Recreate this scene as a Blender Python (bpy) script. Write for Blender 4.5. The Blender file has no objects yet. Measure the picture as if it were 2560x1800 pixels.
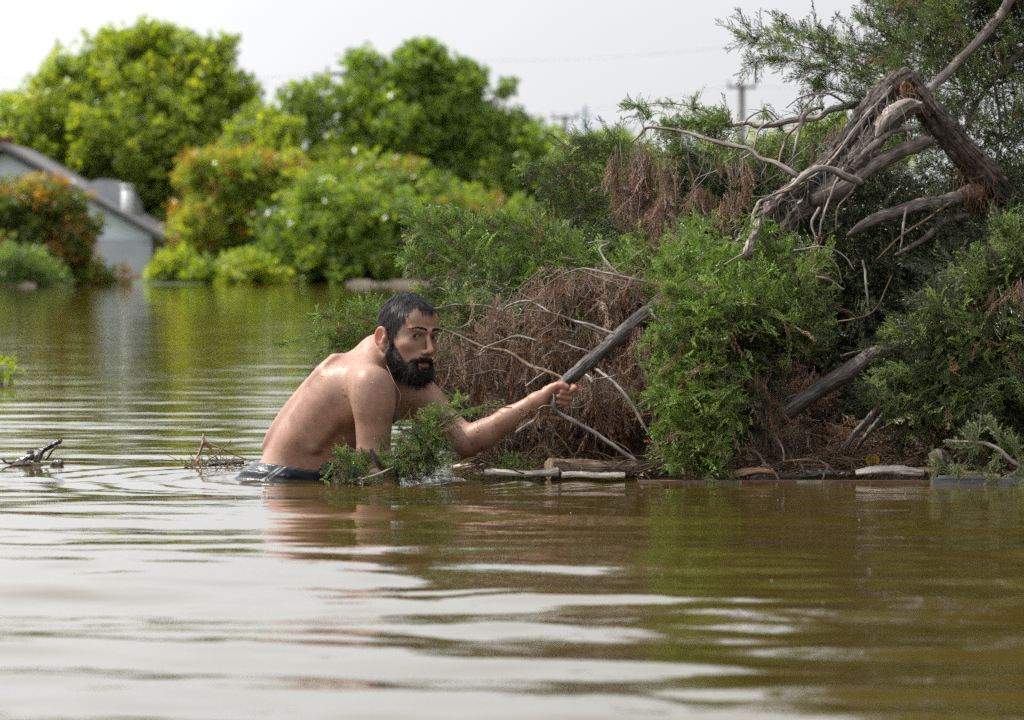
import bpy, math, random
import numpy as np
from mathutils import Vector, Matrix, Euler

SC = bpy.context.scene
COL = SC.collection
RNG = np.random.default_rng(7)

# ---------------------------------------------------------------- camera
CAM_H = 0.61
FPX = 10800.0          # focal length in pixels of the 2560 px wide photograph
HOR = 648.0            # row of the horizon
cam = bpy.data.cameras.new('camera')
cam_o = bpy.data.objects.new('camera', cam)
COL.objects.link(cam_o)
cam_o.location = (0, 0, CAM_H)
cam_o.rotation_euler = (math.radians(90), 0, 0)
cam.sensor_width = 36
cam.lens = FPX / 2560 * 36
cam.shift_y = -(900 - HOR) / 2560
cam.clip_start = 0.3
cam.clip_end = 3000
cam.dof.use_dof = True
cam.dof.focus_distance = 12.2
cam.dof.aperture_fstop = 7.5
SC.camera = cam_o

# ---------------------------------------------------------------- sky and sun
SUN_DIR = Vector((-0.62, 0.13, 0.80)).normalized()     # towards the sun
world = bpy.data.worlds.new('World')
SC.world = world
world.use_nodes = True
wn, wl = world.node_tree.nodes, world.node_tree.links
wn.clear()
w_out = wn.new('ShaderNodeOutputWorld')
w_bg = wn.new('ShaderNodeBackground')
w_sky = wn.new('ShaderNodeTexSky')
w_sky.sky_type = 'NISHITA'
w_sky.sun_disc = False
w_sky.sun_elevation = math.asin(SUN_DIR.z)
w_sky.sun_rotation = math.atan2(SUN_DIR.x, SUN_DIR.y)
w_sky.air_density = 1.2
w_sky.dust_density = 3.0
w_sky.ozone_density = 1.0
w_mix = wn.new('ShaderNodeMix'); w_mix.data_type = 'RGBA'
w_tc = wn.new('ShaderNodeTexCoord')
w_map = wn.new('ShaderNodeMapping'); w_map.inputs['Scale'].default_value = (1, 1, 4)
w_noi = wn.new('ShaderNodeTexNoise'); w_noi.inputs['Scale'].default_value = 2.2; w_noi.inputs['Detail'].default_value = 5
w_rng = wn.new('ShaderNodeMapRange')
w_rng.inputs['From Min'].default_value = 0.3; w_rng.inputs['From Max'].default_value = 0.7
w_rng.inputs['To Min'].default_value = 0.80; w_rng.inputs['To Max'].default_value = 0.94
wl.new(w_tc.outputs['Generated'], w_map.inputs['Vector'])
wl.new(w_map.outputs['Vector'], w_noi.inputs['Vector'])
wl.new(w_noi.outputs['Fac'], w_rng.inputs['Value'])
wl.new(w_rng.outputs['Result'], w_mix.inputs['Factor'])
wl.new(w_sky.outputs['Color'], w_mix.inputs['A'])
# thin white veil of cloud over the whole sky, gain shaped for the light: far brighter sunward, dimmed behind the camera
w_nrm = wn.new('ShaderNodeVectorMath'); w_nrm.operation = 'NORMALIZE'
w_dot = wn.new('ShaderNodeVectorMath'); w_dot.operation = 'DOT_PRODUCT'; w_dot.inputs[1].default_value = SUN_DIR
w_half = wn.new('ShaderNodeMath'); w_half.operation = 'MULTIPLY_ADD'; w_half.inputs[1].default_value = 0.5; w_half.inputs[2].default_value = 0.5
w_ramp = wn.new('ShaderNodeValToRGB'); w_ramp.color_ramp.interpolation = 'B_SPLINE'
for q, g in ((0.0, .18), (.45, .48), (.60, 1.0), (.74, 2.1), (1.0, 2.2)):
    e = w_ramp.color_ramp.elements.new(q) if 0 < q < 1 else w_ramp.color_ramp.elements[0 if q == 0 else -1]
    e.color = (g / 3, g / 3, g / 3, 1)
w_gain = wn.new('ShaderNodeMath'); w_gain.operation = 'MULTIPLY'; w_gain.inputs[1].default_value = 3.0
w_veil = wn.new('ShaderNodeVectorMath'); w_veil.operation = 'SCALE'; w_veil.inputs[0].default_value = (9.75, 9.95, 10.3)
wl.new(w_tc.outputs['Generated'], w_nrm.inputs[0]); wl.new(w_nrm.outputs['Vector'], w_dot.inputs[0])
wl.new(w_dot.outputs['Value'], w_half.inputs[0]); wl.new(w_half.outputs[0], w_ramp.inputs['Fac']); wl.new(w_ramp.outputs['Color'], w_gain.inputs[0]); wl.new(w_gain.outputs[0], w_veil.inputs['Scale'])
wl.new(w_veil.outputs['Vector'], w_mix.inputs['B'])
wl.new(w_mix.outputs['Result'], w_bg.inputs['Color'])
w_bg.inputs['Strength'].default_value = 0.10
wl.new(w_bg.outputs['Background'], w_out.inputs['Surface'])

sun = bpy.data.lights.new('sun', 'SUN')
sun.energy = 5.0
sun.angle = math.radians(0.6)
sun.color = (1.0, 0.95, 0.86)
sun_o = bpy.data.objects.new('sun', sun)
COL.objects.link(sun_o)
sun_o.rotation_euler = SUN_DIR.to_track_quat('Z', 'Y').to_euler()
sun_o.location = (-8, 8, 12)

SC.view_settings.view_transform = 'Standard'
SC.view_settings.look = 'None'
SC.view_settings.exposure = 0
SC.view_settings.gamma = 1
SC.view_settings.use_curve_mapping = False
SC.render.engine = 'CYCLES'
SC.cycles.use_denoising = False
SC.cycles.use_adaptive_sampling = True
SC.cycles.adaptive_threshold = 0.015
SC.cycles.max_bounces = 5
SC.cycles.diffuse_bounces = 2
SC.cycles.glossy_bounces = 2
SC.cycles.transmission_bounces = 4
SC.cycles.transparent_max_bounces = 5
SC.cycles.sample_clamp_indirect = 4
SC.cycles.sample_clamp_direct = 12
SC.cycles.caustics_reflective = False
SC.cycles.caustics_refractive = False

# ---------------------------------------------------------------- helpers
def P(px, py, Y):
    """point of the place seen at photo pixel (px, py), at distance Y"""
    return np.array([(px - 1280) / FPX * Y, Y, CAM_H - (py - HOR) / FPX * Y])

def PL(pts):
    return np.array([P(*p) for p in pts])

def water_Y(py):
    return CAM_H * FPX / (py - HOR)

def link(o, parent=None):
    COL.objects.link(o)
    if parent is not None:
        o.parent = parent
    return o

def tag(o, label=None, cat=None, group=None, kind=None):
    if label: o['label'] = label
    if cat: o['category'] = cat
    if group: o['group'] = group
    if kind: o['kind'] = kind
    return o

def empty(name, loc, label, cat, group=None):
    o = bpy.data.objects.new(name, None)
    o.location = tuple(float(v) for v in loc)
    o.empty_display_size = 0.1
    COL.objects.link(o)
    return tag(o, label, cat, group)

def mesh(name, V, F, mat, smooth=True, attr=None):
    """V (n,3); F (m,3) or (m,4) array, or list of arrays of mixed width"""
    me = bpy.data.meshes.new(name)
    V = np.asarray(V, dtype=np.float32)
    Fs = F if isinstance(F, list) else [F]
    Fs = [np.asarray(f, dtype=np.int32) for f in Fs if len(f)]
    me.vertices.add(len(V))
    me.vertices.foreach_set('co', V.ravel())
    loops = np.concatenate([f.ravel() for f in Fs])
    me.loops.add(len(loops))
    me.loops.foreach_set('vertex_index', loops)
    sizes = np.concatenate([np.full(len(f), f.shape[1], np.int32) for f in Fs])
    starts = np.concatenate([[0], np.cumsum(sizes)[:-1]]).astype(np.int32)
    me.polygons.add(len(sizes))
    me.polygons.foreach_set('loop_start', starts)
    me.polygons.foreach_set('loop_total', sizes)
    me.polygons.foreach_set('use_smooth', np.full(len(sizes), smooth, bool))
    if mat is not None:
        me.materials.append(mat)
    if attr is not None:
        for k, a in attr.items():
            a = np.asarray(a, dtype=np.float32)
            if a.ndim == 1:
                at = me.attributes.new(k, 'FLOAT', 'POINT'); at.data.foreach_set('value', a)
            elif a.shape[1] == 3:
                at = me.attributes.new(k, 'FLOAT_VECTOR', 'POINT'); at.data.foreach_set('vector', a.ravel())
            else:
                at = me.attributes.new(k, 'FLOAT_COLOR', 'POINT'); at.data.foreach_set('color', a.ravel())
    me.update(calc_edges=True)
    me.validate()
    return me

def local(parent):
    s = np.zeros(3)
    while parent is not None:
        s = s + np.array(parent.location); parent = parent.parent
    return s

def obj(name, V, F, mat, parent=None, smooth=True, attr=None):
    """one mesh object; V in world metres (moved into the parent's frame)"""
    V = np.asarray(V, dtype=np.float64)
    if parent is not None:
        V = V - local(parent)
    o = bpy.data.objects.new(name, mesh(name, V, F, mat, smooth, attr))
    return link(o, parent)

def obj_at_base(name, V, F, mat, smooth=True, attr=None):
    """top-level mesh object with its origin at the base centre"""
    V = np.asarray(V, dtype=np.float64)
    b = np.array([V[:, 0].mean(), V[:, 1].mean(), V[:, 2].min()])
    o = bpy.data.objects.new(name, mesh(name, V - b, F, mat, smooth, attr))
    o.location = b
    return link(o)

class MB:
    """collects geometry that becomes ONE mesh"""
    def __init__(s): s.V = []; s.Q = []; s.T = []; s.n = 0
    def add(s, V, F):
        V = np.asarray(V, float); F = np.asarray(F, int)
        s.V.append(V)
        (s.Q if F.shape[1] == 4 else s.T).append(F + s.n)
        s.n += len(V)
        return s
    def box(s, lo, hi, R=None, o=None):
        lo = np.array(lo, float); hi = np.array(hi, float)
        c = np.array([[0,0,0],[1,0,0],[1,1,0],[0,1,0],[0,0,1],[1,0,1],[1,1,1],[0,1,1]], float)
        V = lo + c * (hi - lo)
        if R is not None: V = V @ np.asarray(R).T
        if o is not None: V = V + np.asarray(o)
        return s.add(V, [[0,3,2,1],[4,5,6,7],[0,1,5,4],[1,2,6,5],[2,3,7,6],[3,0,4,7]])
    def arrays(s):
        F = []
        if s.Q: F.append(np.concatenate(s.Q))
        if s.T: F.append(np.concatenate(s.T))
        return np.concatenate(s.V), F
    def obj(s, name, mat, parent=None, smooth=True):
        V, F = s.arrays(); return obj(name, V, F, mat, parent, smooth)
    def base(s, name, mat, smooth=True):
        V, F = s.arrays(); return obj_at_base(name, V, F, mat, smooth)

def catmull(P0, n):
    """resample a polyline smoothly, n points per segment; works on any width"""
    P0 = np.asarray(P0, float)
    if len(P0) < 3:
        t = np.linspace(0, 1, n + 1)[:, None]
        return P0[0] * (1 - t) + P0[-1] * t
    A = np.vstack([2 * P0[0] - P0[1], P0, 2 * P0[-1] - P0[-2]])
    out = []
    t = np.linspace(0, 1, n, endpoint=False)[:, None]
    for i in range(1, len(A) - 2):
        p0, p1, p2, p3 = A[i - 1], A[i], A[i + 1], A[i + 2]
        out.append(0.5 * ((2 * p1) + (-p0 + p2) * t + (2 * p0 - 5 * p1 + 4 * p2 - p3) * t**2 + (-p0 + 3 * p1 - 3 * p2 + p3) * t**3))
    out.append(A[-2][None])
    return np.vstack(out)

def frames(C):
    T = np.gradient(C, axis=0)
    T /= np.linalg.norm(T, axis=1)[:, None] + 1e-12
    N = np.zeros_like(T)
    a = np.array([0, 0, 1.0]) if abs(T[0][2]) < 0.9 else np.array([1.0, 0, 0])
    n = np.cross(T[0], a); n /= np.linalg.norm(n)
    for i in range(len(T)):
        n = n - T[i] * np.dot(n, T[i]); n /= np.linalg.norm(n) + 1e-12
        N[i] = n
    return T, N, np.cross(T, N)

def tube(C, R, sides=8, bark=0.0, ridges=7, seed=0, cap=True, knots=0.0):
    """tube round polyline C with radii R; bark = depth of the twisting ridges as a share of the radius"""
    C = np.asarray(C, float); R = np.broadcast_to(np.asarray(R, float), (len(C),))
    T, N, B = frames(C)
    th = np.linspace(0, 2 * math.pi, sides, endpoint=False)
    r = np.random.default_rng(seed)
    L = np.concatenate([[0], np.cumsum(np.linalg.norm(np.diff(C, axis=0), axis=1))])
    m = np.ones((len(C), sides))
    if bark:
        rr = R.mean() + 1e-6
        for k in range(5):
            f = ridges * (0.5 + 0.45 * k)
            f = max(1, round(f))
            m += bark / (1 + 0.45 * k) * np.sin(f * th[None] + L[:, None] / rr * r.uniform(-.5, .5) + r.uniform(0, 6.28) + 1.3 * np.sin(L[:, None] / rr * r.uniform(.3, .9) + r.uniform(0, 6)))
        m += bark * 0.5 * r.normal(size=m.shape)
    if knots:
        m *= (1 + knots * np.sin(L / (R.mean() * 3.1) + r.uniform(0, 6)) * np.sin(L / (R.mean() * 1.3) + r.uniform(0, 6)))[:, None]
    V = C[:, None] + (N[:, None] * np.cos(th)[None, :, None] + B[:, None] * np.sin(th)[None, :, None]) * (R[:, None] * m)[..., None]
    V = V.reshape(-1, 3)
    n = len(C)
    i = np.arange(n - 1)[:, None] * sides; j = np.arange(sides)[None]; j2 = (j + 1) % sides
    Q = np.stack([i + j, i + j2, i + sides + j2, i + sides + j], -1).reshape(-1, 4)
    if cap:
        V = np.vstack([V, C[0], C[-1]])
        a, b = len(V) - 2, len(V) - 1
        jj = np.arange(sides); k2 = (jj + 1) % sides
        Tn = np.concatenate([np.stack([k2, jj, np.full(sides, a)], -1), np.stack([(n - 1) * sides + jj, (n - 1) * sides + k2, np.full(sides, b)], -1)])
        return V, [Q, Tn]
    return V, [Q]

def mb_tube(mb, C, R, **k):
    V, F = tube(C, R, **k)
    base = mb.n
    mb.V.append(V); mb.n += len(V)
    for f in F:
        (mb.Q if f.shape[1] == 4 else mb.T).append(f + base)

# ---------------------------------------------------------------- materials
def material(name):
    m = bpy.data.materials.new(name)
    m.use_nodes = True
    nt = m.node_tree
    b = nt.nodes.get('Principled BSDF')
    return m, nt.nodes, nt.links, b

def ramp(n, stops):
    r = n.new('ShaderNodeValToRGB')
    e = r.color_ramp.elements
    e[0].position, e[0].color = stops[0][0], (*stops[0][1], 1)
    e[1].position, e[1].color = stops[-1][0], (*stops[-1][1], 1)
    for p, c in stops[1:-1]:
        q = e.new(p); q.color = (*c, 1)
    return r

def mat_noise(name, stops, scale=5, rough=0.8, detail=6, stretch=(1, 1, 1), bump=0.0, bscale=None, bdist=0.005, spec=0.5, coat=0.0, metallic=0):
    m, n, l, b = material(name)
    tc = n.new('ShaderNodeTexCoord'); mp = n.new('ShaderNodeMapping')
    mp.inputs['Scale'].default_value = stretch
    nz = n.new('ShaderNodeTexNoise'); nz.inputs['Scale'].default_value = scale; nz.inputs['Detail'].default_value = detail
    l.new(tc.outputs['Object'], mp.inputs['Vector']); l.new(mp.outputs['Vector'], nz.inputs['Vector'])
    r = ramp(n, stops)
    l.new(nz.outputs['Fac'], r.inputs['Fac']); l.new(r.outputs['Color'], b.inputs['Base Color'])
    b.inputs['Roughness'].default_value = rough
    b.inputs['Specular IOR Level'].default_value = spec
    b.inputs['Coat Weight'].default_value = coat
    b.inputs['Coat Roughness'].default_value = 0.12
    b.inputs['Metallic'].default_value = metallic
    if bump:
        n2 = n.new('ShaderNodeTexNoise'); n2.inputs['Scale'].default_value = bscale or scale * 4; n2.inputs['Detail'].default_value = 6
        l.new(mp.outputs['Vector'], n2.inputs['Vector'])
        bp = n.new('ShaderNodeBump'); bp.inputs['Strength'].default_value = bump; bp.inputs['Distance'].default_value = bdist
        l.new(n2.outputs['Fac'], bp.inputs['Height']); l.new(bp.outputs['Normal'], b.inputs['Normal'])
    return m

def mat_leaf(name, cols, transl=0.35, rough=0.45, tcol=None, spec=0.4):
    """leaf: colour varies from spray to spray; part of the light shines through"""
    m, n, l, b = material(name)
    oi = n.new('ShaderNodeObjectInfo')
    r = ramp(n, [(i / (len(cols) - 1), c) for i, c in enumerate(cols)])
    l.new(oi.outputs['Random'], r.inputs['Fac'])
    l.new(r.outputs['Color'], b.inputs['Base Color'])
    b.inputs['Roughness'].default_value = rough
    b.inputs['Specular IOR Level'].default_value = spec
    t = n.new('ShaderNodeBsdfTranslucent')
    mx = n.new('ShaderNodeMix'); mx.data_type = 'RGBA'; mx.blend_type = 'MULTIPLY'; mx.inputs['Factor'].default_value = 1
    mx.inputs['B'].default_value = (*(tcol or (1.6, 1.5, 0.6)), 1)
    l.new(r.outputs['Color'], mx.inputs['A']); l.new(mx.outputs['Result'], t.inputs['Color'])
    ms = n.new('ShaderNodeMixShader'); ms.inputs['Fac'].default_value = transl
    out = [x for x in n if x.type == 'OUTPUT_MATERIAL'][0]
    l.new(b.outputs['BSDF'], ms.inputs[1]); l.new(t.outputs['BSDF'], ms.inputs[2]); l.new(ms.outputs['Shader'], out.inputs['Surface'])
    return m

# ---------------------------------------------------------------- scattering sprays over a plant (one foliage object)
def rot_from_dirs(D, roll):
    """euler angles turning +Z onto each direction"""
    out = np.zeros((len(D), 3), np.float32)
    for i, (d, a) in enumerate(zip(D, roll)):
        q = Vector(d).to_track_quat('Z', 'Y')
        e = (q.to_matrix() @ Matrix.Rotation(a, 3, 'Z')).to_euler()
        out[i] = e
    return out

_GN = {}
def gn_tree(key, protos):
    if key in _GN: return _GN[key]
    g = bpy.data.node_groups.new('scatter_' + key, 'GeometryNodeTree')
    g.interface.new_socket('Geometry', in_out='INPUT', socket_type='NodeSocketGeometry')
    g.interface.new_socket('Geometry', in_out='OUTPUT', socket_type='NodeSocketGeometry')
    n, l = g.nodes, g.links
    gi = n.new('NodeGroupInput'); go = n.new('NodeGroupOutput')
    j = n.new('GeometryNodeJoinGeometry')
    for p in protos:
        oi = n.new('GeometryNodeObjectInfo'); oi.inputs['Object'].default_value = p
        oi.inputs['As Instance'].default_value = True
        l.new(oi.outputs['Geometry'], j.inputs[0])
    ip = n.new('GeometryNodeInstanceOnPoints')
    ip.inputs['Pick Instance'].default_value = True
    def na(name, typ):
        a = n.new('GeometryNodeInputNamedAttribute'); a.data_type = typ; a.inputs['Name'].default_value = name
        return a
    l.new(gi.outputs[0], ip.inputs['Points'])
    l.new(j.outputs[0], ip.inputs['Instance'])
    a = na('rot', 'FLOAT_VECTOR'); l.new(a.outputs['Attribute'], ip.inputs['Rotation'])
    a = na('scl', 'FLOAT'); l.new(a.outputs['Attribute'], ip.inputs['Scale'])
    a = na('pick', 'INT'); l.new(a.outputs['Attribute'], ip.inputs['Instance Index'])
    l.new(ip.outputs['Instances'], go.inputs[0])
    _GN[key] = g
    return g

def scatter(name, pts, dirs, scl, protos, key, parent=None, seed=0, kind='stuff'):
    r = np.random.default_rng(seed)
    pts = np.asarray(pts, float)
    if parent is not None: pts = pts - local(parent)
    D = np.asarray(dirs, float); D = D / (np.linalg.norm(D, axis=1)[:, None] + 1e-9)
    me = bpy.data.meshes.new(name)
    me.vertices.add(len(pts)); me.vertices.foreach_set('co', pts.astype(np.float32).ravel())
    a = me.attributes.new('rot', 'FLOAT_VECTOR', 'POINT'); a.data.foreach_set('vector', rot_from_dirs(D, r.uniform(0, 6.28, len(D))).ravel())
    a = me.attributes.new('scl', 'FLOAT', 'POINT'); a.data.foreach_set('value', np.asarray(scl, np.float32) * np.ones(len(pts), np.float32))
    a = me.attributes.new('pick', 'INT', 'POINT'); a.data.foreach_set('value', r.integers(0, len(protos), len(pts)).astype(np.int32))
    o = bpy.data.objects.new(name, me)
    link(o, parent)
    md = o.modifiers.new('scatter', 'NODES'); md.node_group = gn_tree(key, protos)
    if kind: o['kind'] = kind
    return o

def proto(name, V, F, mat, smooth=False):
    """a spray mesh used only as the source of scattered copies (never linked to the scene)"""
    return bpy.data.objects.new(name, mesh(name, V, F, mat, smooth))
# ================================================================ WATER
def wave_field(X, Y, dY):
    r = np.random.default_rng(21)
    Z = np.zeros_like(X)
    sg = lambda v: 1 / (1 + np.exp(-np.clip(v, -40, 40)))
    gain = .50 + 3.3 * sg((8.5 - Y) / .5) + .55 * sg((10.8 - Y) / .4) + .15 * sg((22 - Y) / 3)
    # (wavelength, slope, directional spread, number)
    bands = [(2.6, .0055, .25, 5), (1.5, .0095, .35, 8), (0.85, .0135, .5, 11), (0.5, .0150, .7, 13), (0.3, .016, .7, 12), (0.17, .014, .9, 12)]
    for lam, slope, spread, n in bands:
        for i in range(n):
            lm = lam * r.uniform(.72, 1.35)
            ang = math.pi / 2 + r.normal() * spread + (0.12 if i % 2 else -0.16)
            k = 2 * math.pi / lm
            a = slope / k * r.uniform(.5, 1.3) * math.sqrt(2.2 / n)
            ph = r.uniform(0, 6.28)
            fade = np.clip((lm - 2.6 * dY) / (1.6 * dY + 1e-6), 0, 1)
            # groups of waves come and go over the surface
            env = (0.6 + 0.6 * np.sin(X * r.uniform(-1.6, 1.6) + Y * r.uniform(.1, .5) + r.uniform(0, 6.28))) * (0.75 + 0.6 * np.sin(X * k * r.uniform(-.3, .3) + Y * k * r.uniform(.03, .10) + r.uniform(0, 6.28)))
            g = gain if lam > .4 else (1 + (gain - 1) * .5)
            Z += a * g * fade * env * np.sin(k * (math.cos(ang) * X + math.sin(ang) * Y) + ph)
    return Z

WATER = {}
def water_z(x, y):
    i = min(np.searchsorted(WATER['ys'], y), len(WATER['ys']) - 1)
    j = min(np.searchsorted(WATER['ang'], x / (WATER['ys'][i] + 1.0)), len(WATER['ang']) - 1)
    return float(WATER['Z'][i, j])

def build_water():
    ys = [0.6]
    while ys[-1] < 400:
        y = ys[-1]
        ys.append(y + max(0.012, 0.0034 * y) * (1 if y < 60 else 3))
    ys = np.array(ys)
    t = np.linspace(-1, 1, 420)
    ang = 0.15 * t + 1.6 * np.sign(t) * np.clip(np.abs(t) - 0.86, 0, 1) ** 1.6 * 10
    X = ang[None] * (ys[:, None] + 1.0)
    Y = np.repeat(ys[:, None], len(t), 1)
    dY = np.repeat(np.gradient(ys)[:, None], len(t), 1)
    # calmer sheet in the lee of the fallen tree, livelier water left of the man
    amp = np.ones_like(X)
    lee = np.exp(-((Y - 11.2) / 1.6) ** 2) * (1 / (1 + np.exp(-(X - 0.25) * 5)))
    amp -= 0.62 * lee
    Z = wave_field(X, Y, np.maximum(dY, 0.015)) * amp
    # rings running out from the man
    R = np.hypot(X + 0.50, Y - 11.95)
    Z += 0.0030 * np.sin(R * 2 * math.pi / 0.16) * np.exp(-((R - 0.5) / 0.35) ** 2) * (R > 0.2)
    WATER.update(ys=ys, ang=ang, Z=Z)
    V = np.stack([X, Y, Z], -1).reshape(-1, 3)
    n, c = X.shape
    i = np.arange(n - 1)[:, None] * c; j = np.arange(c - 1)[None]
    Q = np.stack([i + j, i + j + 1, i + c + j + 1, i + c + j], -1).reshape(-1, 4)
    m, nn, l, b = material('flood_water')
    tc = nn.new('ShaderNodeTexCoord')
    nz = nn.new('ShaderNodeTexNoise'); nz.inputs['Scale'].default_value = 0.5; nz.inputs['Detail'].default_value = 3
    l.new(tc.outputs['Object'], nz.inputs['Vector'])
    r = ramp(nn, [(0.3, (0.052, 0.034, 0.007)), (0.7, (0.078, 0.056, 0.010))])
    l.new(nz.outputs['Fac'], r.inputs['Fac']); l.new(r.outputs['Color'], b.inputs['Base Color'])
    b.inputs['Roughness'].default_value = 0.03
    b.inputs['IOR'].default_value = 1.48
    b.inputs['Specular IOR Level'].default_value = 0.5
    # capillary ripples too small for the mesh
    def bumpy(scale, strength, dist, stretch, prev=None):
        mp = nn.new('ShaderNodeMapping'); mp.inputs['Scale'].default_value = stretch
        l.new(tc.outputs['Object'], mp.inputs['Vector'])
        q = nn.new('ShaderNodeTexNoise'); q.inputs['Scale'].default_value = scale; q.inputs['Detail'].default_value = 4; q.inputs['Roughness'].default_value = .55
        l.new(mp.outputs['Vector'], q.inputs['Vector'])
        bp = nn.new('ShaderNodeBump'); bp.inputs['Strength'].default_value = strength; bp.inputs['Distance'].default_value = dist
        l.new(q.outputs['Fac'], bp.inputs['Height'])
        if prev: l.new(prev.outputs['Normal'], bp.inputs['Normal'])
        return bp
    b1 = bumpy(2.2, 1.0, 0.007, (0.6, 1, 1))
    b2 = bumpy(14, 1.0, 0.0009, (0.5, 1, 1), b1)
    l.new(b2.outputs['Normal'], b.inputs['Normal'])
    o = obj('water', V, Q, m)
    tag(o, 'muddy brown flood water with long ripples reflecting the white sky', 'water', kind='structure')
    # the same water behind and under the camera's boat, a little lower
    bed = MB().box((-250, -60, -2.6), (250, 420, -2.5)).obj('ground', mat_noise('silt', [(0, (.05, .035, .015)), (1, (.09, .065, .03))], 3), None, False)
    tag(bed, 'drowned brown soil under the flood water', 'ground', kind='structure')

build_water()

# ================================================================ FAR BANK
M_BANK = mat_noise('bank_soil', [(0.3, (.03, .05, .012)), (0.7, (.07, .09, .025))], 0.8, 0.95)
def build_bank():
    r = np.random.default_rng(3)
    xs = np.linspace(-160, 160, 321)
    ys = np.array([94, 96, 98, 100, 104, 110, 118, 130, 160, 220, 340, 900.])
    X, Y = np.meshgrid(xs, ys)
    # the shoreline bends: nearer on the left, farther behind the man
    sh = 100.5 + 5.5 * np.tanh((X + 10.4) / .8) + 1.0 * np.sin(X * 0.9) * 0.6 + .5 * np.sin(X * 2.3)
    Z = np.clip((Y - sh) * 0.03, -0.5, 0.08) + 0.03 * r.normal(size=X.shape)
    Z[:2] = -0.6
    Z[-1] = 1.0
    V = np.stack([X, Y, Z], -1).reshape(-1, 3)
    n, c = X.shape
    i = np.arange(n - 1)[:, None] * c; j = np.arange(c - 1)[None]
    Q = np.stack([i + j, i + j + 1, i + c + j + 1, i + c + j], -1).reshape(-1, 4)
    tag(obj('shore', V, Q, M_BANK), 'low grassy bank on the far side of the flood', 'shore', kind='structure')
build_bank()

# leaf clusters for the trees of the far bank
def leaf_cluster(seed, n=26, rad=0.30, size=0.085):
    r = np.random.default_rng(seed)
    V = []; Q = []
    for i in range(n):
        d = r.normal(size=3); d /= np.linalg.norm(d)
        c = d * rad * r.uniform(.15, 1) ** .6
        u = r.normal(size=3); u /= np.linalg.norm(u)
        w = np.cross(u, r.normal(size=3)); w /= np.linalg.norm(w)
        nrm = np.cross(u, w)
        s = size * r.uniform(.6, 1.35)
        k = len(V)
        V += [c - u * s, c + w * s * .5 + nrm * s * .12, c + u * s, c - w * s * .5 + nrm * s * .12]
        Q.append([k, k + 1, k + 2, k + 3])
    return np.array(V), np.array(Q)

LEAFSETS = {}
def leafset(key, cols, size=0.085, rad=0.3, n=26, transl=.54, tcol=(1.7, 1.6, .5)):
    if key not in LEAFSETS:
        m = mat_leaf('leaf_' + key, cols, transl, 0.30, tcol, spec=0.7)
        LEAFSETS[key] = [proto('leaf_spray_' + key, *leaf_cluster(hash(key) % 91 + s * 7 if False else s * 7 + len(key), n, rad, size), m) for s in range(5)]
    return LEAFSETS[key]

G_YEL = [(.19, .27, .030), (.27, .35, .042), (.35, .41, .06), (.10, .16, .02)]
G_MID = [(.13, .215, .034), (.19, .285, .045), (.27, .35, .06), (.07, .125, .022)]
G_DRK = [(.06, .10, .016), (.09, .14, .018), (.14, .19, .024)]
G_ORA = [(.38, .17, .035), (.34, .22, .035), (.22, .25, .025), (.44, .16, .05)]
G_PAL = [(.13, .20, .07), (.18, .25, .10), (.10, .16, .05)]
leafset('yellow', G_YEL, .10); leafset('mid', G_MID, .095); leafset('dark', G_DRK, .09)
leafset('orange', G_ORA, .07); leafset('pale', G_PAL, .06)

M_TRUNKFAR = mat_noise('far_bark', [(0.3, (.06, .05, .04)), (.7, (.14, .12, .10))], 4, 0.9)

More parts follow.
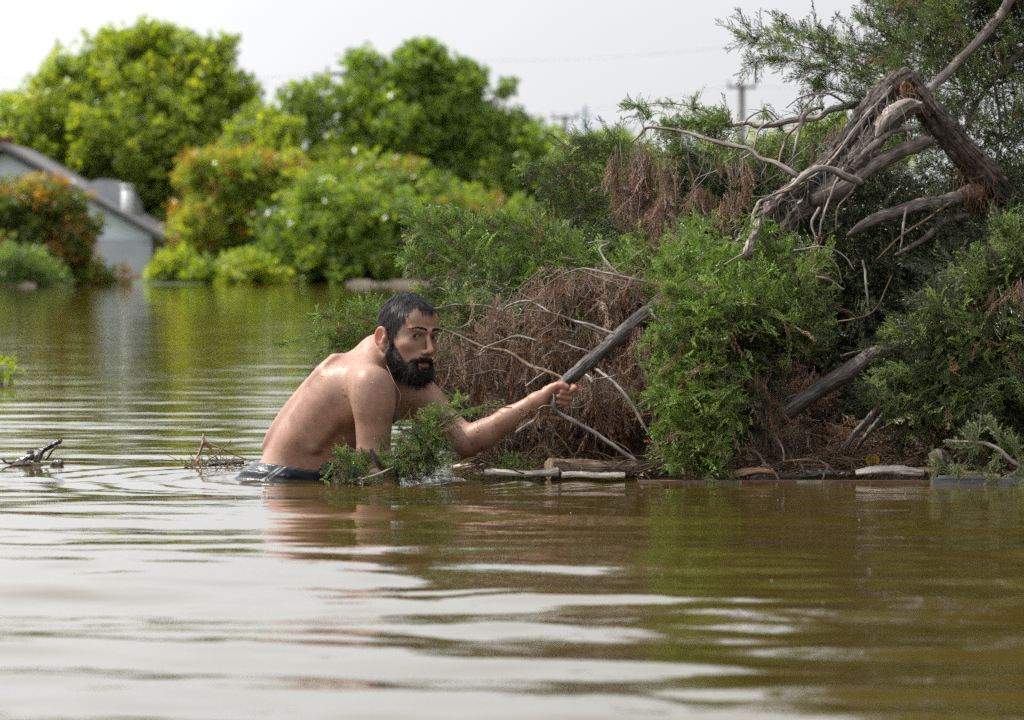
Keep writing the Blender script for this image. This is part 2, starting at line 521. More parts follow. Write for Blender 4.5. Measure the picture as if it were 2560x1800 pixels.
def plant(name, label, cat, Y, lobes, leaf, trunk=None, group=None, seed=1, dens=1.0, base_py=None, top=None, topfrac=0.0):
    """lobes: (px, py, rx_px, ry_px) ellipsoids at distance Y (depth as rx); leaf clusters fill their outer shells.
    top: second leaf set that sits at the outer tips with probability topfrac"""
    r = np.random.default_rng(seed)
    mpp = Y / FPX
    cx = lobes[0][0]
    root = empty(name, P(cx, HOR, Y) * np.array([1, 1, 0]) + np.array([0, 0, 0.05]), label, cat, group)
    pts = []; dr = []; tip = []
    lobes = list(lobes); n0 = len(lobes)
    for (px, py, rx, ry) in lobes[:n0]:          # ragged side boughs on every lobe
        for q in range(int(rx / 26) if cat == 'tree' else int(rx / 60)):
            a = r.uniform(-.5, 3.6); f = r.uniform(.10, .26)
            lobes.append((px + rx * 1.02 * math.cos(a), py - ry * 1.02 * math.sin(a), max(14, rx * f), max(12, ry * f * r.uniform(.6, 1.1))))
    for (px, py, rx, ry) in lobes:
        c = P(px, py, Y) + np.array([0, r.uniform(-.6, .6), 0])
        rad = np.array([rx * mpp, (rx + ry) * .5 * mpp, ry * mpp])
        vol = rad[0] * rad[1] * rad[2] * 4.19
        n = int(dens * (33 if cat == 'tree' else 48) * vol ** 0.72) + 4
        d = r.normal(size=(n, 3)); d /= np.linalg.norm(d, axis=1)[:, None]
        u = r.uniform(0.12, 1.0, n) ** .45
        # ragged outline: radius pulses with direction
        rag = 1 + .16 * np.sin(d[:, 0] * 7 + r.uniform(0, 6)) * np.sin(d[:, 2] * 8 + r.uniform(0, 6)) + .19 * r.normal(size=n)
        p = c + d * rad * (u * rag)[:, None]
        keep = p[:, 2] > 0.02
        pts.append(p[keep]); dr.append((d + [0, 0, .3])[keep]); tip.append((u * rag)[keep])
    pts = np.concatenate(pts); dr = np.concatenate(dr); tip = np.concatenate(tip)
    s = r.uniform(.65, 1.25, len(pts))
    if top:
        p_top = np.clip((tip - .62) * 2.2, 0, 1) * topfrac * np.clip(.6 + dr[:, 2], .15, 1.5)
        sel = r.random(len(pts)) < p_top
        scatter('crown', pts[~sel], dr[~sel], s[~sel], LEAFSETS[leaf], leaf, root, seed)
        q = scatter('young_leaves', pts[sel], dr[sel], s[sel] * .9, LEAFSETS[top], top, root, seed + 1)
    else:
        scatter('crown', pts, dr, s, LEAFSETS[leaf], leaf, root, seed)
    # trunk and limbs reaching into the lobes
    mb = MB()
    base = np.array([root.location[0], Y, 0.0])
    if trunk:
        hgt, rad = trunk
        fork = base + [r.uniform(-.1, .1), 0, hgt]
        tb = MB(); mb_tube(tb, catmull(np.array([base - [0, 0, .4], base + [.05, 0, hgt * .5], fork]), 5), np.linspace(rad, rad * .75, 11), sides=8, bark=.06)
        tb.obj('trunk', M_TRUNKFAR, root)
        for (px, py, rx, ry) in lobes[:n0]:
            e = P(px, py - ry * .3, Y)
            mid = (fork + e) / 2 + r.normal(size=3) * .12 + [0, 0, .2]
            lb = MB(); mb_tube(lb, catmull(np.array([fork - [0, 0, .1], mid, e]), 5), np.linspace(rad * .5, rad * .12, 11), sides=6)
            lb.obj('limb', M_TRUNKFAR, root)
    else:
        for k in range(5):
            lo = lobes[r.integers(0, len(lobes))]
            e = P(lo[0] + r.uniform(-.5, .5) * lo[2], lo[1], Y)
            b0 = np.array([e[0] * .7 + base[0] * .3, Y, -0.2])
            mb_tube(mb, catmull(np.array([b0, (b0 + e) / 2 + r.normal(size=3) * .08, e]), 4), np.linspace(.035, .012, 9), sides=5)
        mb.obj('stems', M_TRUNKFAR, root)['kind'] = 'stuff'
    return root

def build_far_plants():
    plant('broadleaf_tree', 'large round-headed yellow-green tree rising behind the grey house', 'tree', 121,
          [(330, 330, 230, 210), (200, 300, 130, 110), (110, 340, 130, 120), (400, 210, 150, 120), (500, 290, 110, 140), (360, 160, 90, 80),
           (480, 180, 80, 70), (250, 170, 60, 60), (40, 360, 90, 100), (430, 420, 150, 140), (240, 430, 160, 100), (340, 115, 30, 32), (400, 108, 36, 30), (548, 130, 30, 32), (600, 230, 34, 36), (165, 185, 40, 40), (275, 110, 34, 26),
           (500, 540, 90, 120), (400, 560, 100, 120), (-60, 420, 100, 120)],
          'yellow', (2.2, .28), seed=5, dens=.95)
    plant('broadleaf_tree', 'mid-green tree with a ragged top rising directly above the head of the man', 'tree', 119,
          [(1000, 290, 150, 130), (1060, 230, 110, 90), (930, 260, 80, 90), (1150, 300, 100, 90), (1040, 170, 60, 50), (1180, 390, 140, 110), (915, 170, 42, 40),
           (1000, 420, 180, 120), (1270, 370, 90, 80), (1210, 330, 70, 60), (1400, 430, 80, 70), (1450, 480, 90, 80), (1340, 440, 90, 90), (1085, 130, 20, 20), (1190, 185, 26, 26), (1130, 200, 60, 40), (1330, 340, 40, 36), (1250, 450, 120, 110), (1150, 500, 140, 110), (1000, 520, 130, 90), (1300, 540, 110, 90), (870, 350, 60, 60), (1265, 225, 24, 20), (960, 215, 50, 40)],
          'mid', (1.8, .2), seed=8, dens=.95)
    plant('slender_tree', 'sparse slender tree beside the crossarm pole', 'tree', 118,
          [(760, 290, 40, 70), (735, 235, 36, 32), (775, 360, 40, 50), (800, 210, 18, 16), (725, 300, 24, 24), (820, 290, 30, 30)], 'mid', (2.2, .07), seed=12, dens=.75)
    plant('broadleaf_tree', 'low yellow-green tree filling the gap between the two tallest trees', 'tree', 117,
          [(660, 400, 90, 90), (700, 350, 60, 60), (640, 320, 50, 40), (780, 440, 110, 80), (880, 440, 100, 80)], 'yellow', (1.4, .14), seed=14, dens=.9)
    plant('broadleaf_tree', 'dark green low trees seen through the juniper gap right of the ragged tree', 'tree', 125,
          [(1420, 430, 120, 100), (1520, 400, 90, 70), (1360, 500, 110, 120), (1620, 430, 120, 80), (1500, 520, 60, 50)], 'mid', (1.2, .15), seed=16, dens=.8)
    plant('broadleaf_tree', 'pale hazy tree far off in the gap under the curved juniper branch', 'tree', 160,
          [(2010, 380, 90, 60), (1900, 400, 90, 60), (2080, 350, 80, 50), (1800, 430, 90, 60), (2180, 400, 90, 80)], 'yellow', (1.6, .15), seed=17, dens=.8)
    plant('shrub', 'orange-tipped shrub in front of the grey gable, leftmost on the bank', 'shrub', 101,
          [(60, 540, 100, 84), (165, 555, 66, 76), (60, 640, 110, 76), (140, 650, 90, 64), (215, 682, 56, 32), (100, 495, 80, 42), (0, 500, 60, 46), (180, 610, 46, 46), (285, 698, 40, 16)],
          'dark', None, seed=21, dens=1.5, top='orange', topfrac=1.0)
    plant('shrub', 'tall orange-tipped shrub just right of the house corner', 'shrub', 112,
          [(560, 470, 90, 90), (520, 560, 90, 90), (620, 430, 80, 60), (480, 640, 70, 60), (600, 600, 100, 100), (700, 460, 80, 70), (500, 430, 50, 50), (480, 540, 40, 50), (430, 680, 40, 36)],
          'yellow', None, seed=23, dens=1.3, top='orange', topfrac=.65)
    plant('shrub', 'dense green shrub by the water, left of the juniper tip', 'shrub', 107.5,
          [(760, 590, 100, 110), (860, 560, 110, 110), (960, 580, 110, 110), (720, 650, 70, 60), (880, 640, 120, 70), (1010, 650, 90, 60), (800, 500, 60, 60), (760, 695, 60, 16), (860, 697, 60, 14), (960, 695, 60, 16), (1060, 690, 50, 20)],
          'mid', None, seed=25, dens=1.2)
    plant('shrub', 'olive shrub with a few coppery tips behind the dense green one', 'shrub', 114,
          [(830, 470, 100, 70), (950, 480, 110, 80), (1050, 520, 110, 100), (1150, 560, 120, 100), (1250, 590, 110, 90)], 'mid', None, seed=27, dens=1.1, top='orange', topfrac=.16)
    plant('shrub', 'low pale grey-green shrub at the left edge of the bank', 'shrub', 97,
          [(20, 670, 50, 50), (80, 680, 50, 45), (125, 695, 30, 30), (-40, 670, 50, 50)], 'pale', None, seed=29, dens=2.6)
    plant('shrub', 'yellow-green shrub at the foot of the orange-tipped one', 'shrub', 106.6,
          [(440, 670, 40, 44), (505, 690, 40, 20), (400, 684, 26, 22), (610, 676, 50, 36), (680, 694, 40, 18), (560, 696, 36, 14)], 'yellow', None, seed=31, dens=1.8)
    plant('shrub', 'yellowish scrub beside the white post in the juniper gap', 'shrub', 130,
          [(1470, 580, 60, 40), (1540, 590, 50, 40), (1430, 600, 50, 40)], 'pale', None, seed=33, dens=1.4)
build_far_plants()

# ---------------------------------------------------------------- house
def slab(mb, a, b, h, thick_y0, thick_y1):
    """sloped board seen as a line a-b of pixels at depth, extruded in Y"""
def build_house():
    Y0, Y1 = 112.0, 121.0
    f = P(10, 372, Y0); c = P(392, 591, Y0)
    xr, zr = f[0], f[2]; xe, ze = c[0], c[2]; xl = 2 * xr - xe
    root = empty('house', (xr, Y0 + 4, 0), 'pale grey gabled house with a dark red chimney standing in the flood', 'house')
    plaster = mat_noise('plaster', [(.3, (.62, .67, .75)), (.7, (.72, .76, .82))], 1.2, .9, bump=.3, bscale=20)
    slate = mat_noise('slate', [(.3, (.13, .12, .125)), (.7, (.21, .20, .20))], 3, .75, bump=.4)
    brick = mat_noise('chimney_brick', [(.3, (.13, .05, .035)), (.7, (.22, .09, .06))], 6, .9)
    grey = mat_noise('zinc', [(.3, (.33, .35, .38)), (.7, (.46, .48, .50))], 2, .35, metallic=.6)
    white = mat_noise('white_metal', [(.3, (.55, .56, .58)), (.7, (.68, .69, .7))], 4, .5)
    # gable wall prism
    o = 0.15
    V = []
    for y in (Y0, Y1):
        V += [(xl + o, y, -1), (xe - o, y, -1), (xe - o, y, ze), (xr, y, zr - .12), (xl + o, y, ze)]
    V = np.array(V)
    Q = [[0, 1, 6, 5], [1, 2, 7, 6], [2, 3, 8, 7], [3, 4, 9, 8], [4, 0, 5, 9]]
    mb = MB(); mb.add(V, Q); mb.T.append(np.array([[0, 2, 1], [0, 3, 2], [0, 4, 3], [5, 6, 7], [5, 7, 8], [5, 8, 9]]))
    mb.obj('wall', plaster, root, False)
    # lower grey panel of the gable (from the eaves down)
    lower = mat_noise('grey_render', [(.3, (.38, .40, .44)), (.7, (.50, .52, .56))], 1.5, .9)
    MB().box((xr - .2, Y0 - .03, -1), (xe - o + .02, Y0 - .004, ze - .06)).obj('wall_panel', lower, root, False)
    # roof: two slopes with thickness and overhang
    for sgn, nm in ((1, 'roof'), (-1, 'roof')):
        xa, xb = xr, xr + sgn * (xe - xr + .25)
        zb = zr - (zr - ze) * (abs(xb - xa) / (xe - xr))
        t = .14
        V = np.array([(xa, Y0 - .35, zr + t), (xb, Y0 - .35, zb + t), (xb, Y0 - .35, zb), (xa, Y0 - .35, zr), (xa, Y1 + .3, zr + t), (xb, Y1 + .3, zb + t), (xb, Y1 + .3, zb), (xa, Y1 + .3, zr)])
        m2 = MB(); m2.add(V, [[0, 1, 2, 3], [7, 6, 5, 4], [0, 4, 5, 1], [3, 2, 6, 7], [1, 5, 6, 2], [0, 3, 7, 4]])
        ro = m2.obj('roof', slate, root, False)
        if sgn == 1:
            c0 = P(-8, 395, Y0 + 1.2)
            ch = MB(); ch.box((c0[0], Y0 + 1, zr - .4), (c0[0] + .38, Y0 + 1.45, P(0, 347, Y0 + 1)[2])).box((c0[0] - .05, Y0 + .95, P(0, 347, Y0 + 1)[2] + .002), (c0[0] + .43, Y0 + 1.5, P(0, 341, Y0 + 1)[2]))
            ch.obj('chimney', brick, ro, False)
            # fascia board
            V = V.copy(); V[:, 1] = np.where(V[:, 1] < Y0, Y0 - .40, Y0 - .354); V[:, 2] -= .03
            m3 = MB(); m3.add(V, [[0, 1, 2, 3], [7, 6, 5, 4], [0, 4, 5, 1], [3, 2, 6, 7], [1, 5, 6, 2], [0, 3, 7, 4]])
            m3.obj('fascia', mat_noise('fascia_wood', [(.3, (.10, .095, .10)), (.7, (.15, .14, .14))], 5, .8), ro, False)
    # rounded zinc dormer on the slope
    Yd = Y0 + 1.6
    a = np.linspace(0, math.pi, 17)
    cx, cz = P(258, 525, Yd)[0], P(258, 540, Yd)[2]
    rx, rz = 76 * Yd / FPX, 92 * Yd / FPX
    prof = np.stack([cx + rx * np.cos(a), cz + rz * np.sin(a)], -1)
    V = np.concatenate([np.column_stack([prof[:, 0], np.full(17, y), prof[:, 1]]) for y in (Yd, Yd + 3)])
    Q = [[i, i + 1, 18 + i, 17 + i] for i in range(16)]
    mb = MB(); mb.add(V, Q)
    V2 = np.vstack([V[:17], [[cx, Yd, cz]]]); mb.add(V2, [[17, i + 1, i] for i in range(16)])
    mb.obj('dormer', grey, root, False)
    # white flue beside it
    Yf = Y0 + .9
    a0, a1 = P(318, 560, Yf), P(318, 470, Yf)
    mb = MB(); mb_tube(mb, np.array([a0, (a0 + a1) / 2, a1]), [.165, .15, .14], sides=12)
    mb_tube(mb, np.array([a1 + [0, 0, .002], a1 + [0, 0, .08]]), [.17, .17], sides=12)
    mb.obj('flue', white, root)
    # polished metal ball added only to give a bright sun glint
    c0 = P(182, 459, Yf)
    u, v = np.meshgrid(np.linspace(0, 2 * math.pi, 17)[:-1], np.linspace(0.05, math.pi - .05, 9))
    V = np.stack([c0[0] + .09 * np.cos(u) * np.sin(v), c0[1] + .09 * np.sin(u) * np.sin(v), c0[2] + .09 * np.cos(v)], -1).reshape(-1, 3)
    i = np.arange(8)[:, None] * 16; j = np.arange(16)[None]
    Q = np.stack([i + j, i + (j + 1) % 16, i + 16 + (j + 1) % 16, i + 16 + j], -1).reshape(-1, 4)
    chrome, _, _, b = material('polished_metal'); b.inputs['Metallic'].default_value = 1; b.inputs['Roughness'].default_value = .22; b.inputs['Base Color'].default_value = (.9, .9, .9, 1)
    mb = MB(); mb.add(V, Q); mb_tube(mb, np.array([c0 - [0, 0, .5], c0 - [0, 0, .08]]), [.02, .02], sides=8)
    mb.obj('glint_ball', chrome, root)
build_house()

# ---------------------------------------------------------------- poles and wires
M_POLE = mat_noise('weathered_pole', [(.3, (.10, .09, .09)), (.7, (.17, .16, .15))], 3, .9)
M_STEEL = mat_noise('pale_steel', [(.3, (.30, .34, .39)), (.7, (.38, .42, .47))], 3, .6)
def pole(px, py, Y, half, label, thick=.12, arms=1, mat=None):
    t = P(px, py, Y)
    root = empty('utility_pole', (t[0], Y, 0), label, 'utility pole')
    mb = MB(); mb_tube(mb, np.array([[t[0], Y, -.3], [t[0], Y, t[2]]]), [thick * 1.2, thick], sides=10)
    mb.obj('pole', mat or M_POLE, root)
    w = half * Y / FPX
    for k in range(arms):
        z = t[2] - .12 - .55 * k
        MB().box((t[0] - w, Y - .19, z - .05), (t[0] + w, Y - .125, z + .05)).obj('crossarm', mat or M_POLE, root, False)
        for s in (-.9, 0.9):
            mb = MB(); x = t[0] + s * w
            mb_tube(mb, np.array([[x, Y - .15, z + .052], [x, Y - .15, z + .12], [x, Y - .15, z + .16], [x, Y - .15, z + .26]]), [.02, .02, .06, .05], sides=8)
            mb.obj('insulator', M_STEEL, root)
    return root
pole(866, 176, 135, 52, 'dark pole with one crossarm sticking out of the tree above the man')
pole(1854, 210, 150, 36, 'dark concrete pole with a T-shaped crossarm alone against the sky')
pole(1412, 288, 190, 34, 'distant overgrown pole just right of the ragged tree', .10)
pole(2304, 34, 140, 40, 'pale pole half hidden behind the juniper at the upper right', .10, mat=M_STEEL)
def pylon():
    Y = 420; t = P(1462, 262, Y); b = np.array([t[0], Y, 0])
    root = empty('lattice_pylon', b, 'pale slender lattice pylon faint on the horizon', 'pylon')
    mb = MB()
    for sx, sy in ((-1, -1), (1, -1), (1, 1), (-1, 1)):
        mb_tube(mb, np.array([b + [sx * .75, sy * .75, -.3], t + [sx * .16, sy * .16, 0]]), [.13, .10], sides=5)
    for k in range(12):
        z0 = t[2] * k / 12; z1 = t[2] * (k + 1) / 12
        w0 = .75 - .63 * k / 12; w1 = .75 - .63 * (k + 1) / 12
        for s in (-1, 1):
            mb_tube(mb, np.array([b + [s * w0, -w0, z0], b + [-s * w1, -w1, z1]]), [.07, .07], sides=4)
    mb.obj('mast', M_STEEL, root)
    for z, w in ((.93, .9), (.84, 1.2)):
        MB().box((t[0] - w, Y - .08, t[2] * z - .06), (t[0] + w, Y + .08, t[2] * z + .06)).obj('crossarm', M_STEEL, root, False)
pylon()
M_WIRE = mat_noise('wire', [(.3, (.30, .31, .33)), (.7, (.38, .39, .40))], 3, .6)
def wire(a, b, sag, label, rad=.011):
    A, B = P(*a), P(*b)
    t = np.linspace(0, 1, 25)[:, None]
    C = A * (1 - t) + B * t; C[:, 2] -= (sag * 4 * t * (1 - t))[:, 0]
    mb = MB(); mb_tube(mb, C, rad, sides=4)
    o = mb.base('power_line', M_WIRE); tag(o, label, 'power line')
wire((1180, 152, 140), (2330, 36, 141), .4, 'uppermost thin power line slanting up to the pale pole behind the juniper', .006)
wire((822, 182, 134.8), (-400, 150, 150), .5, 'power line running left from the pole above the man', .009)
wire((1822, 215, 149.8), (600, 330, 230), .6, 'power line running left from the T-shaped pole', .012)
wire((1886, 215, 149.8), (3000, 130, 140), .5, 'power line running right from the T-shaped pole behind the juniper', .012)
wire((1440, 308, 189.8), (2300, 250, 200), .8, 'lowest thin power line right of the overgrown pole', .012)
def far_bits():
    a = P(1556, 590, 128); t = P(1556, 520, 128)
    mb = MB(); mb_tube(mb, np.array([[a[0], 128, 0], [a[0], 128, t[2]]]), [.09, .08], sides=8)
    w = mat_noise('whitewash', [(.3, (.6, .62, .66)), (.7, (.72, .74, .76))], 4, .8)
    tag(mb.base('white_post', w), 'white post standing in the gap of the juniper', 'post')
    r = np.random.default_rng(2)
    spots = [(1240, 708, 46, 'pale floating board touching the far bank below the olive shrub'), (905, 704, 40, 'grey board washed against the far bank, left of the dark shrub'), (1020, 702, 70, 'long pinkish board along the far bank behind the juniper sprig'),
             (50, 722, 40, 'beige board washed up beneath the pale shrub at the left')]
    for px, py, hw, lab in spots:
        Y = min(water_Y(py + 2), 101) ; Y = 96.5 if px < 300 else 100.5
        c = P(px, py, Y); w2 = hw * Y / FPX
        mb = MB(); mb.box((c[0] - w2, Y - .2, -.02), (c[0] + w2, Y + .2, .07)).box((c[0] - w2 * .6, Y - .12, .072), (c[0] + w2 * .5, Y + .2, .12))
        tag(mb.base('floating_board', mat_noise('drift_board', [(.3, (.30, .25, .19)), (.7, (.48, .41, .33))], 2, .8), False), lab, 'board')
far_bits()
# ================================================================ FALLEN JUNIPER
def mat_bark(name, c0, c1, c2, rough=.85, spec=.3, moss=None):
    m, n, l, b = material(name)
    at = n.new('ShaderNodeAttribute'); at.attribute_name = 'bk'
    mp = n.new('ShaderNodeMapping'); mp.inputs['Scale'].default_value = (1, 1, .10)
    l.new(at.outputs['Vector'], mp.inputs['Vector'])
    nz = n.new('ShaderNodeTexNoise'); nz.inputs['Scale'].default_value = 230; nz.inputs['Detail'].default_value = 5; nz.inputs['Distortion'].default_value = .4
    l.new(mp.outputs['Vector'], nz.inputs['Vector'])
    r = ramp(n, [(.30, c0), (.5, c1), (.72, c2)])
    l.new(nz.outputs['Fac'], r.inputs['Fac'])
    n2 = n.new('ShaderNodeTexNoise'); n2.inputs['Scale'].default_value = 14; n2.inputs['Detail'].default_value = 4
    l.new(at.outputs['Vector'], n2.inputs['Vector'])
    r2 = ramp(n, [(.35, (.55, .5, .48)), (.65, (1.25, 1.2, 1.15))])
    l.new(n2.outputs['Fac'], r2.inputs['Fac'])
    mx = n.new('ShaderNodeMix'); mx.data_type = 'RGBA'; mx.blend_type = 'MULTIPLY'; mx.inputs['Factor'].default_value = 1
    l.new(r.outputs['Color'], mx.inputs['A']); l.new(r2.outputs['Color'], mx.inputs['B'])
    col = mx.outputs['Result']
    if moss:
        n3 = n.new('ShaderNodeTexNoise'); n3.inputs['Scale'].default_value = 22; n3.inputs['Detail'].default_value = 3
        l.new(at.outputs['Vector'], n3.inputs['Vector'])
        r3 = ramp(n, [(.66, (0, 0, 0)), (.70, (1, 1, 1))]); l.new(n3.outputs['Fac'], r3.inputs['Fac'])
        m3 = n.new('ShaderNodeMix'); m3.data_type = 'RGBA'; m3.inputs['B'].default_value = (*moss, 1)
        l.new(r3.outputs['Color'], m3.inputs['Factor']); l.new(col, m3.inputs['A']); col = m3.outputs['Result']
    l.new(col, b.inputs['Base Color'])
    bp = n.new('ShaderNodeBump'); bp.inputs['Strength'].default_value = 1; bp.inputs['Distance'].default_value = .004
    l.new(nz.outputs['Fac'], bp.inputs['Height']); l.new(bp.outputs['Normal'], b.inputs['Normal'])
    b.inputs['Roughness'].default_value = rough; b.inputs['Specular IOR Level'].default_value = spec
    return m

M_BARK = mat_bark('juniper_bark', (.028, .022, .02), (.13, .11, .097), (.38, .345, .315), moss=(.20, .17, .08))
M_BARKW = mat_bark('wet_bark', (.022, .017, .016), (.075, .062, .057), (.20, .18, .17), rough=.5, spec=.35)
M_BARKD = mat_bark('muted_bark', (.05, .042, .038), (.16, .135, .12), (.30, .26, .24), rough=.55)  # grey-brown bark of softer contrast
M_SILV = mat_bark('bare_silver_twig', (.10, .085, .075), (.26, .235, .215), (.46, .43, .40), rough=.6)
M_TWIG = mat_bark('green_brown_twig', (.08, .055, .035), (.17, .12, .08), (.26, .2, .14), rough=.7)
M_SPLIT = mat_bark('torn_wood', (.12, .06, .035), (.28, .17, .10), (.46, .36, .28), rough=.7)
M_ORWOOD = mat_bark('orange_splinters', (.10, .045, .025), (.22, .10, .055), (.34, .19, .11), rough=.7)

def limb_geo(C, R, sides=12, bark=.07, ridges=7, seed=0, knots=.0, flare=None):
    V, F = tube(C, R, sides=sides, bark=bark, ridges=ridges, seed=seed, knots=knots)
    n = len(C)
    L = np.concatenate([[0], np.cumsum(np.linalg.norm(np.diff(C, axis=0), axis=1))])
    th = np.linspace(0, 2 * math.pi, sides, endpoint=False)
    Rr = np.broadcast_to(R, (n,))
    bk = np.stack([np.cos(th)[None] * Rr[:, None], np.sin(th)[None] * Rr[:, None], np.repeat(L[:, None], sides, 1)], -1).reshape(-1, 3)
    bk = np.vstack([bk, [[0, 0, 0], [0, 0, L[-1]]]]) + seed * 0.37
    return V, F, bk

def px_path(pts, n, wig=0.0, seed=0):
    """pts: (px, py, Y, r_px) -> centre line and radii in metres"""
    A = np.array([[*P(p[0], p[1], p[2]), p[3] * p[2] / FPX] for p in pts])
    B = catmull(A, n)
    C, R = B[:, :3], np.maximum(B[:, 3], .0006)
    if wig:
        r = np.random.default_rng(seed + 77)
        w = np.cumsum(r.normal(size=C.shape), 0); w -= np.linspace(0, 1, len(C))[:, None] * w[-1]
        C = C + w * wig * (R.mean() + .002)
    return C, R

def limb(name, pts, mat, parent, seg=8, sides=12, bark=.07, ridges=7, seed=0, wig=.05, knots=0.04, label=None):
    C, R = px_path(pts, seg, wig, seed)
    V, F, bk = limb_geo(C, R, sides, bark, ridges, seed, knots)
    o = obj(name, V, F, mat, parent, True, {'bk': bk})
    if label: o['label'] = label
    return o, C, R

# ---- spray meshes
def spray_geo(seed, L=.13, stem=16, sub=7, slen=.035, tlen=.012, r_st=.0011, r_t=.00085, open_ang=.75, curve=.25, droop=0.0, flat=.45):
    """feathery spray of scale leaves: stem, side twigs, and short plump leaflets; every leaflet a slim 3-sided spike"""
    r = np.random.default_rng(seed)
    mb_V = []; mb_T = []
    def spike(a, b, ra):
        d = b - a; ln = np.linalg.norm(d); d = d / (ln + 1e-9)
        u = np.cross(d, [0.3, .5, .81]); u /= np.linalg.norm(u); v = np.cross(d, u)
        k = len(mb_V)
        m = a + (b - a) * .3
        for t in range(3):
            an = t * 2.094
            mb_V.append(m + (u * math.cos(an) + v * math.sin(an)) * ra)
        mb_V.append(b); mb_V.append(a)
        mb_T.extend([[k, k + 1, k + 3], [k + 1, k + 2, k + 3], [k + 2, k, k + 3], [k + 1, k, k + 4], [k + 2, k + 1, k + 4], [k, k + 2, k + 4]])
    def spike3(a, b, ra):
        d = b - a; d = d / (np.linalg.norm(d) + 1e-9)
        u = np.cross(d, [0.3, .5, .81]); u /= np.linalg.norm(u); v = np.cross(d, u)
        k = len(mb_V)
        for t in range(3):
            an = t * 2.094
            mb_V.append(a + (u * math.cos(an) + v * math.sin(an)) * ra)
        mb_V.append(b)
        mb_T.extend([[k, k + 1, k + 3], [k + 1, k + 2, k + 3], [k + 2, k, k + 3]])
    bend = r.normal(size=2) * curve
    def S(t):
        return np.array([bend[0] * t * t * L, bend[1] * t * t * L, L * t - droop * t * t * L])
    pr = S(0)
    for i in range(1, stem + 1):
        t = i / stem
        p = S(t); spike3(pr, p + (p - pr) * .2, r_st * (1.25 - t)); 
        d = (p - pr); d /= np.linalg.norm(d)
        az = (i % 2) * math.pi + r.normal() * .6
        side = np.array([math.cos(az), math.sin(az) * (1 - flat), 0])
        an = open_ang * r.uniform(.75, 1.2)
        sd = d * math.cos(an) + side * math.sin(an); sd /= np.linalg.norm(sd)
        ln = slen * (1.15 - .75 * t ** 1.6) * r.uniform(.6, 1.2)
        q = p.copy(); sdd = sd.copy()
        for k in range(sub):
            q2 = q + sdd * ln / sub
            spike3(q, q2 + (q2 - q) * .25, r_st * .75)
            a2 = r.uniform(0, 6.28)
            s2 = np.array([math.cos(a2), math.sin(a2), r.normal() * .4])
            td = sdd * .8 + s2 * .55; td /= np.linalg.norm(td)
            spike(q2, q2 + td * tlen * r.uniform(.6, 1.3), r_t * r.uniform(.8, 1.3))
            if k == sub - 1:
                spike(q2, q2 + sdd * tlen * 1.1, r_t)
            q = q2; sdd = sdd + d * .12 + r.normal(size=3) * .06 - np.array([0, 0, droop * .15]); sdd /= np.linalg.norm(sdd)
        pr = p
    spike(pr, pr + (S(1) - S(.9)) * 1.2, r_t)
    return np.array(mb_V), np.array(mb_T)

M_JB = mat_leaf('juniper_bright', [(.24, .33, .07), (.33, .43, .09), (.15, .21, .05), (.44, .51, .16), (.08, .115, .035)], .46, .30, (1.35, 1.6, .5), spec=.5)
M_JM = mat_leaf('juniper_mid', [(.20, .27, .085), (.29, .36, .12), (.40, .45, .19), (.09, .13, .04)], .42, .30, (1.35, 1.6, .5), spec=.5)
M_JD = mat_leaf('juniper_shaded', [(.035, .048, .02), (.06, .075, .03), (.11, .12, .055), (.02, .028, .014)], .12, .32, (1.4, 1.4, .5), spec=.30)  # near-black copy of the green; shade of the inner crown put into the colour
M_JP = mat_leaf('juniper_pale', [(.20, .25, .12), (.29, .33, .17), (.12, .16, .07)], .3, .42, (1.4, 1.4, .7), spec=.5)
M_BR = mat_leaf('juniper_dead', [(.19, .095, .05), (.27, .145, .08), (.34, .22, .15), (.11, .06, .035), (.38, .29, .22)], .14, .5, (1.3, 1.0, .7), spec=.4)

SPR = {}
SPR['bright'] = [proto('spray_bright', *spray_geo(s, L=.082, stem=14, sub=6, slen=.024, tlen=.0066, r_t=.00125, open_ang=.85, curve=.4, droop=.15), M_JB) for s in range(6)]
SPR['mid'] = [proto('spray_mid', *spray_geo(20 + s, L=.088, stem=14, sub=6, slen=.026, tlen=.0070, r_t=.0012, open_ang=.85, curve=.4, droop=.2), M_JM) for s in range(6)]
SPR['deep'] = [proto('spray_deep', *spray_geo(40 + s, L=.14, stem=15, sub=6, slen=.042, tlen=.014, r_t=.0012, open_ang=.8), M_JD) for s in range(6)]
SPR['pale'] = [proto('spray_pale', *spray_geo(60 + s, L=.09, stem=11, sub=5, slen=.028, tlen=.012, r_t=.0014, open_ang=.7), M_JP) for s in range(5)]
SPR['dead'] = [proto('spray_dead', *spray_geo(80 + s, L=.11, stem=13, sub=6, slen=.030, tlen=.0085, r_st=.0010, r_t=.00105, open_ang=.58, curve=.25, flat=.2), M_BR) for s in range(6)]

def stem_geo(mb, a, b, r0, r1, seed, sag=.0):
    r = np.random.default_rng(seed)
    d = b - a; L = np.linalg.norm(d)
    t = np.linspace(0, 1, 7)[:, None]
    C = a + d * t + np.array([0, 0, sag]) * (t * (1 - t) * 4) + r.normal(size=(7, 3)) * L * .012
    mb_tube(mb, C, np.linspace(r0, r1, 7), sides=5, cap=False)

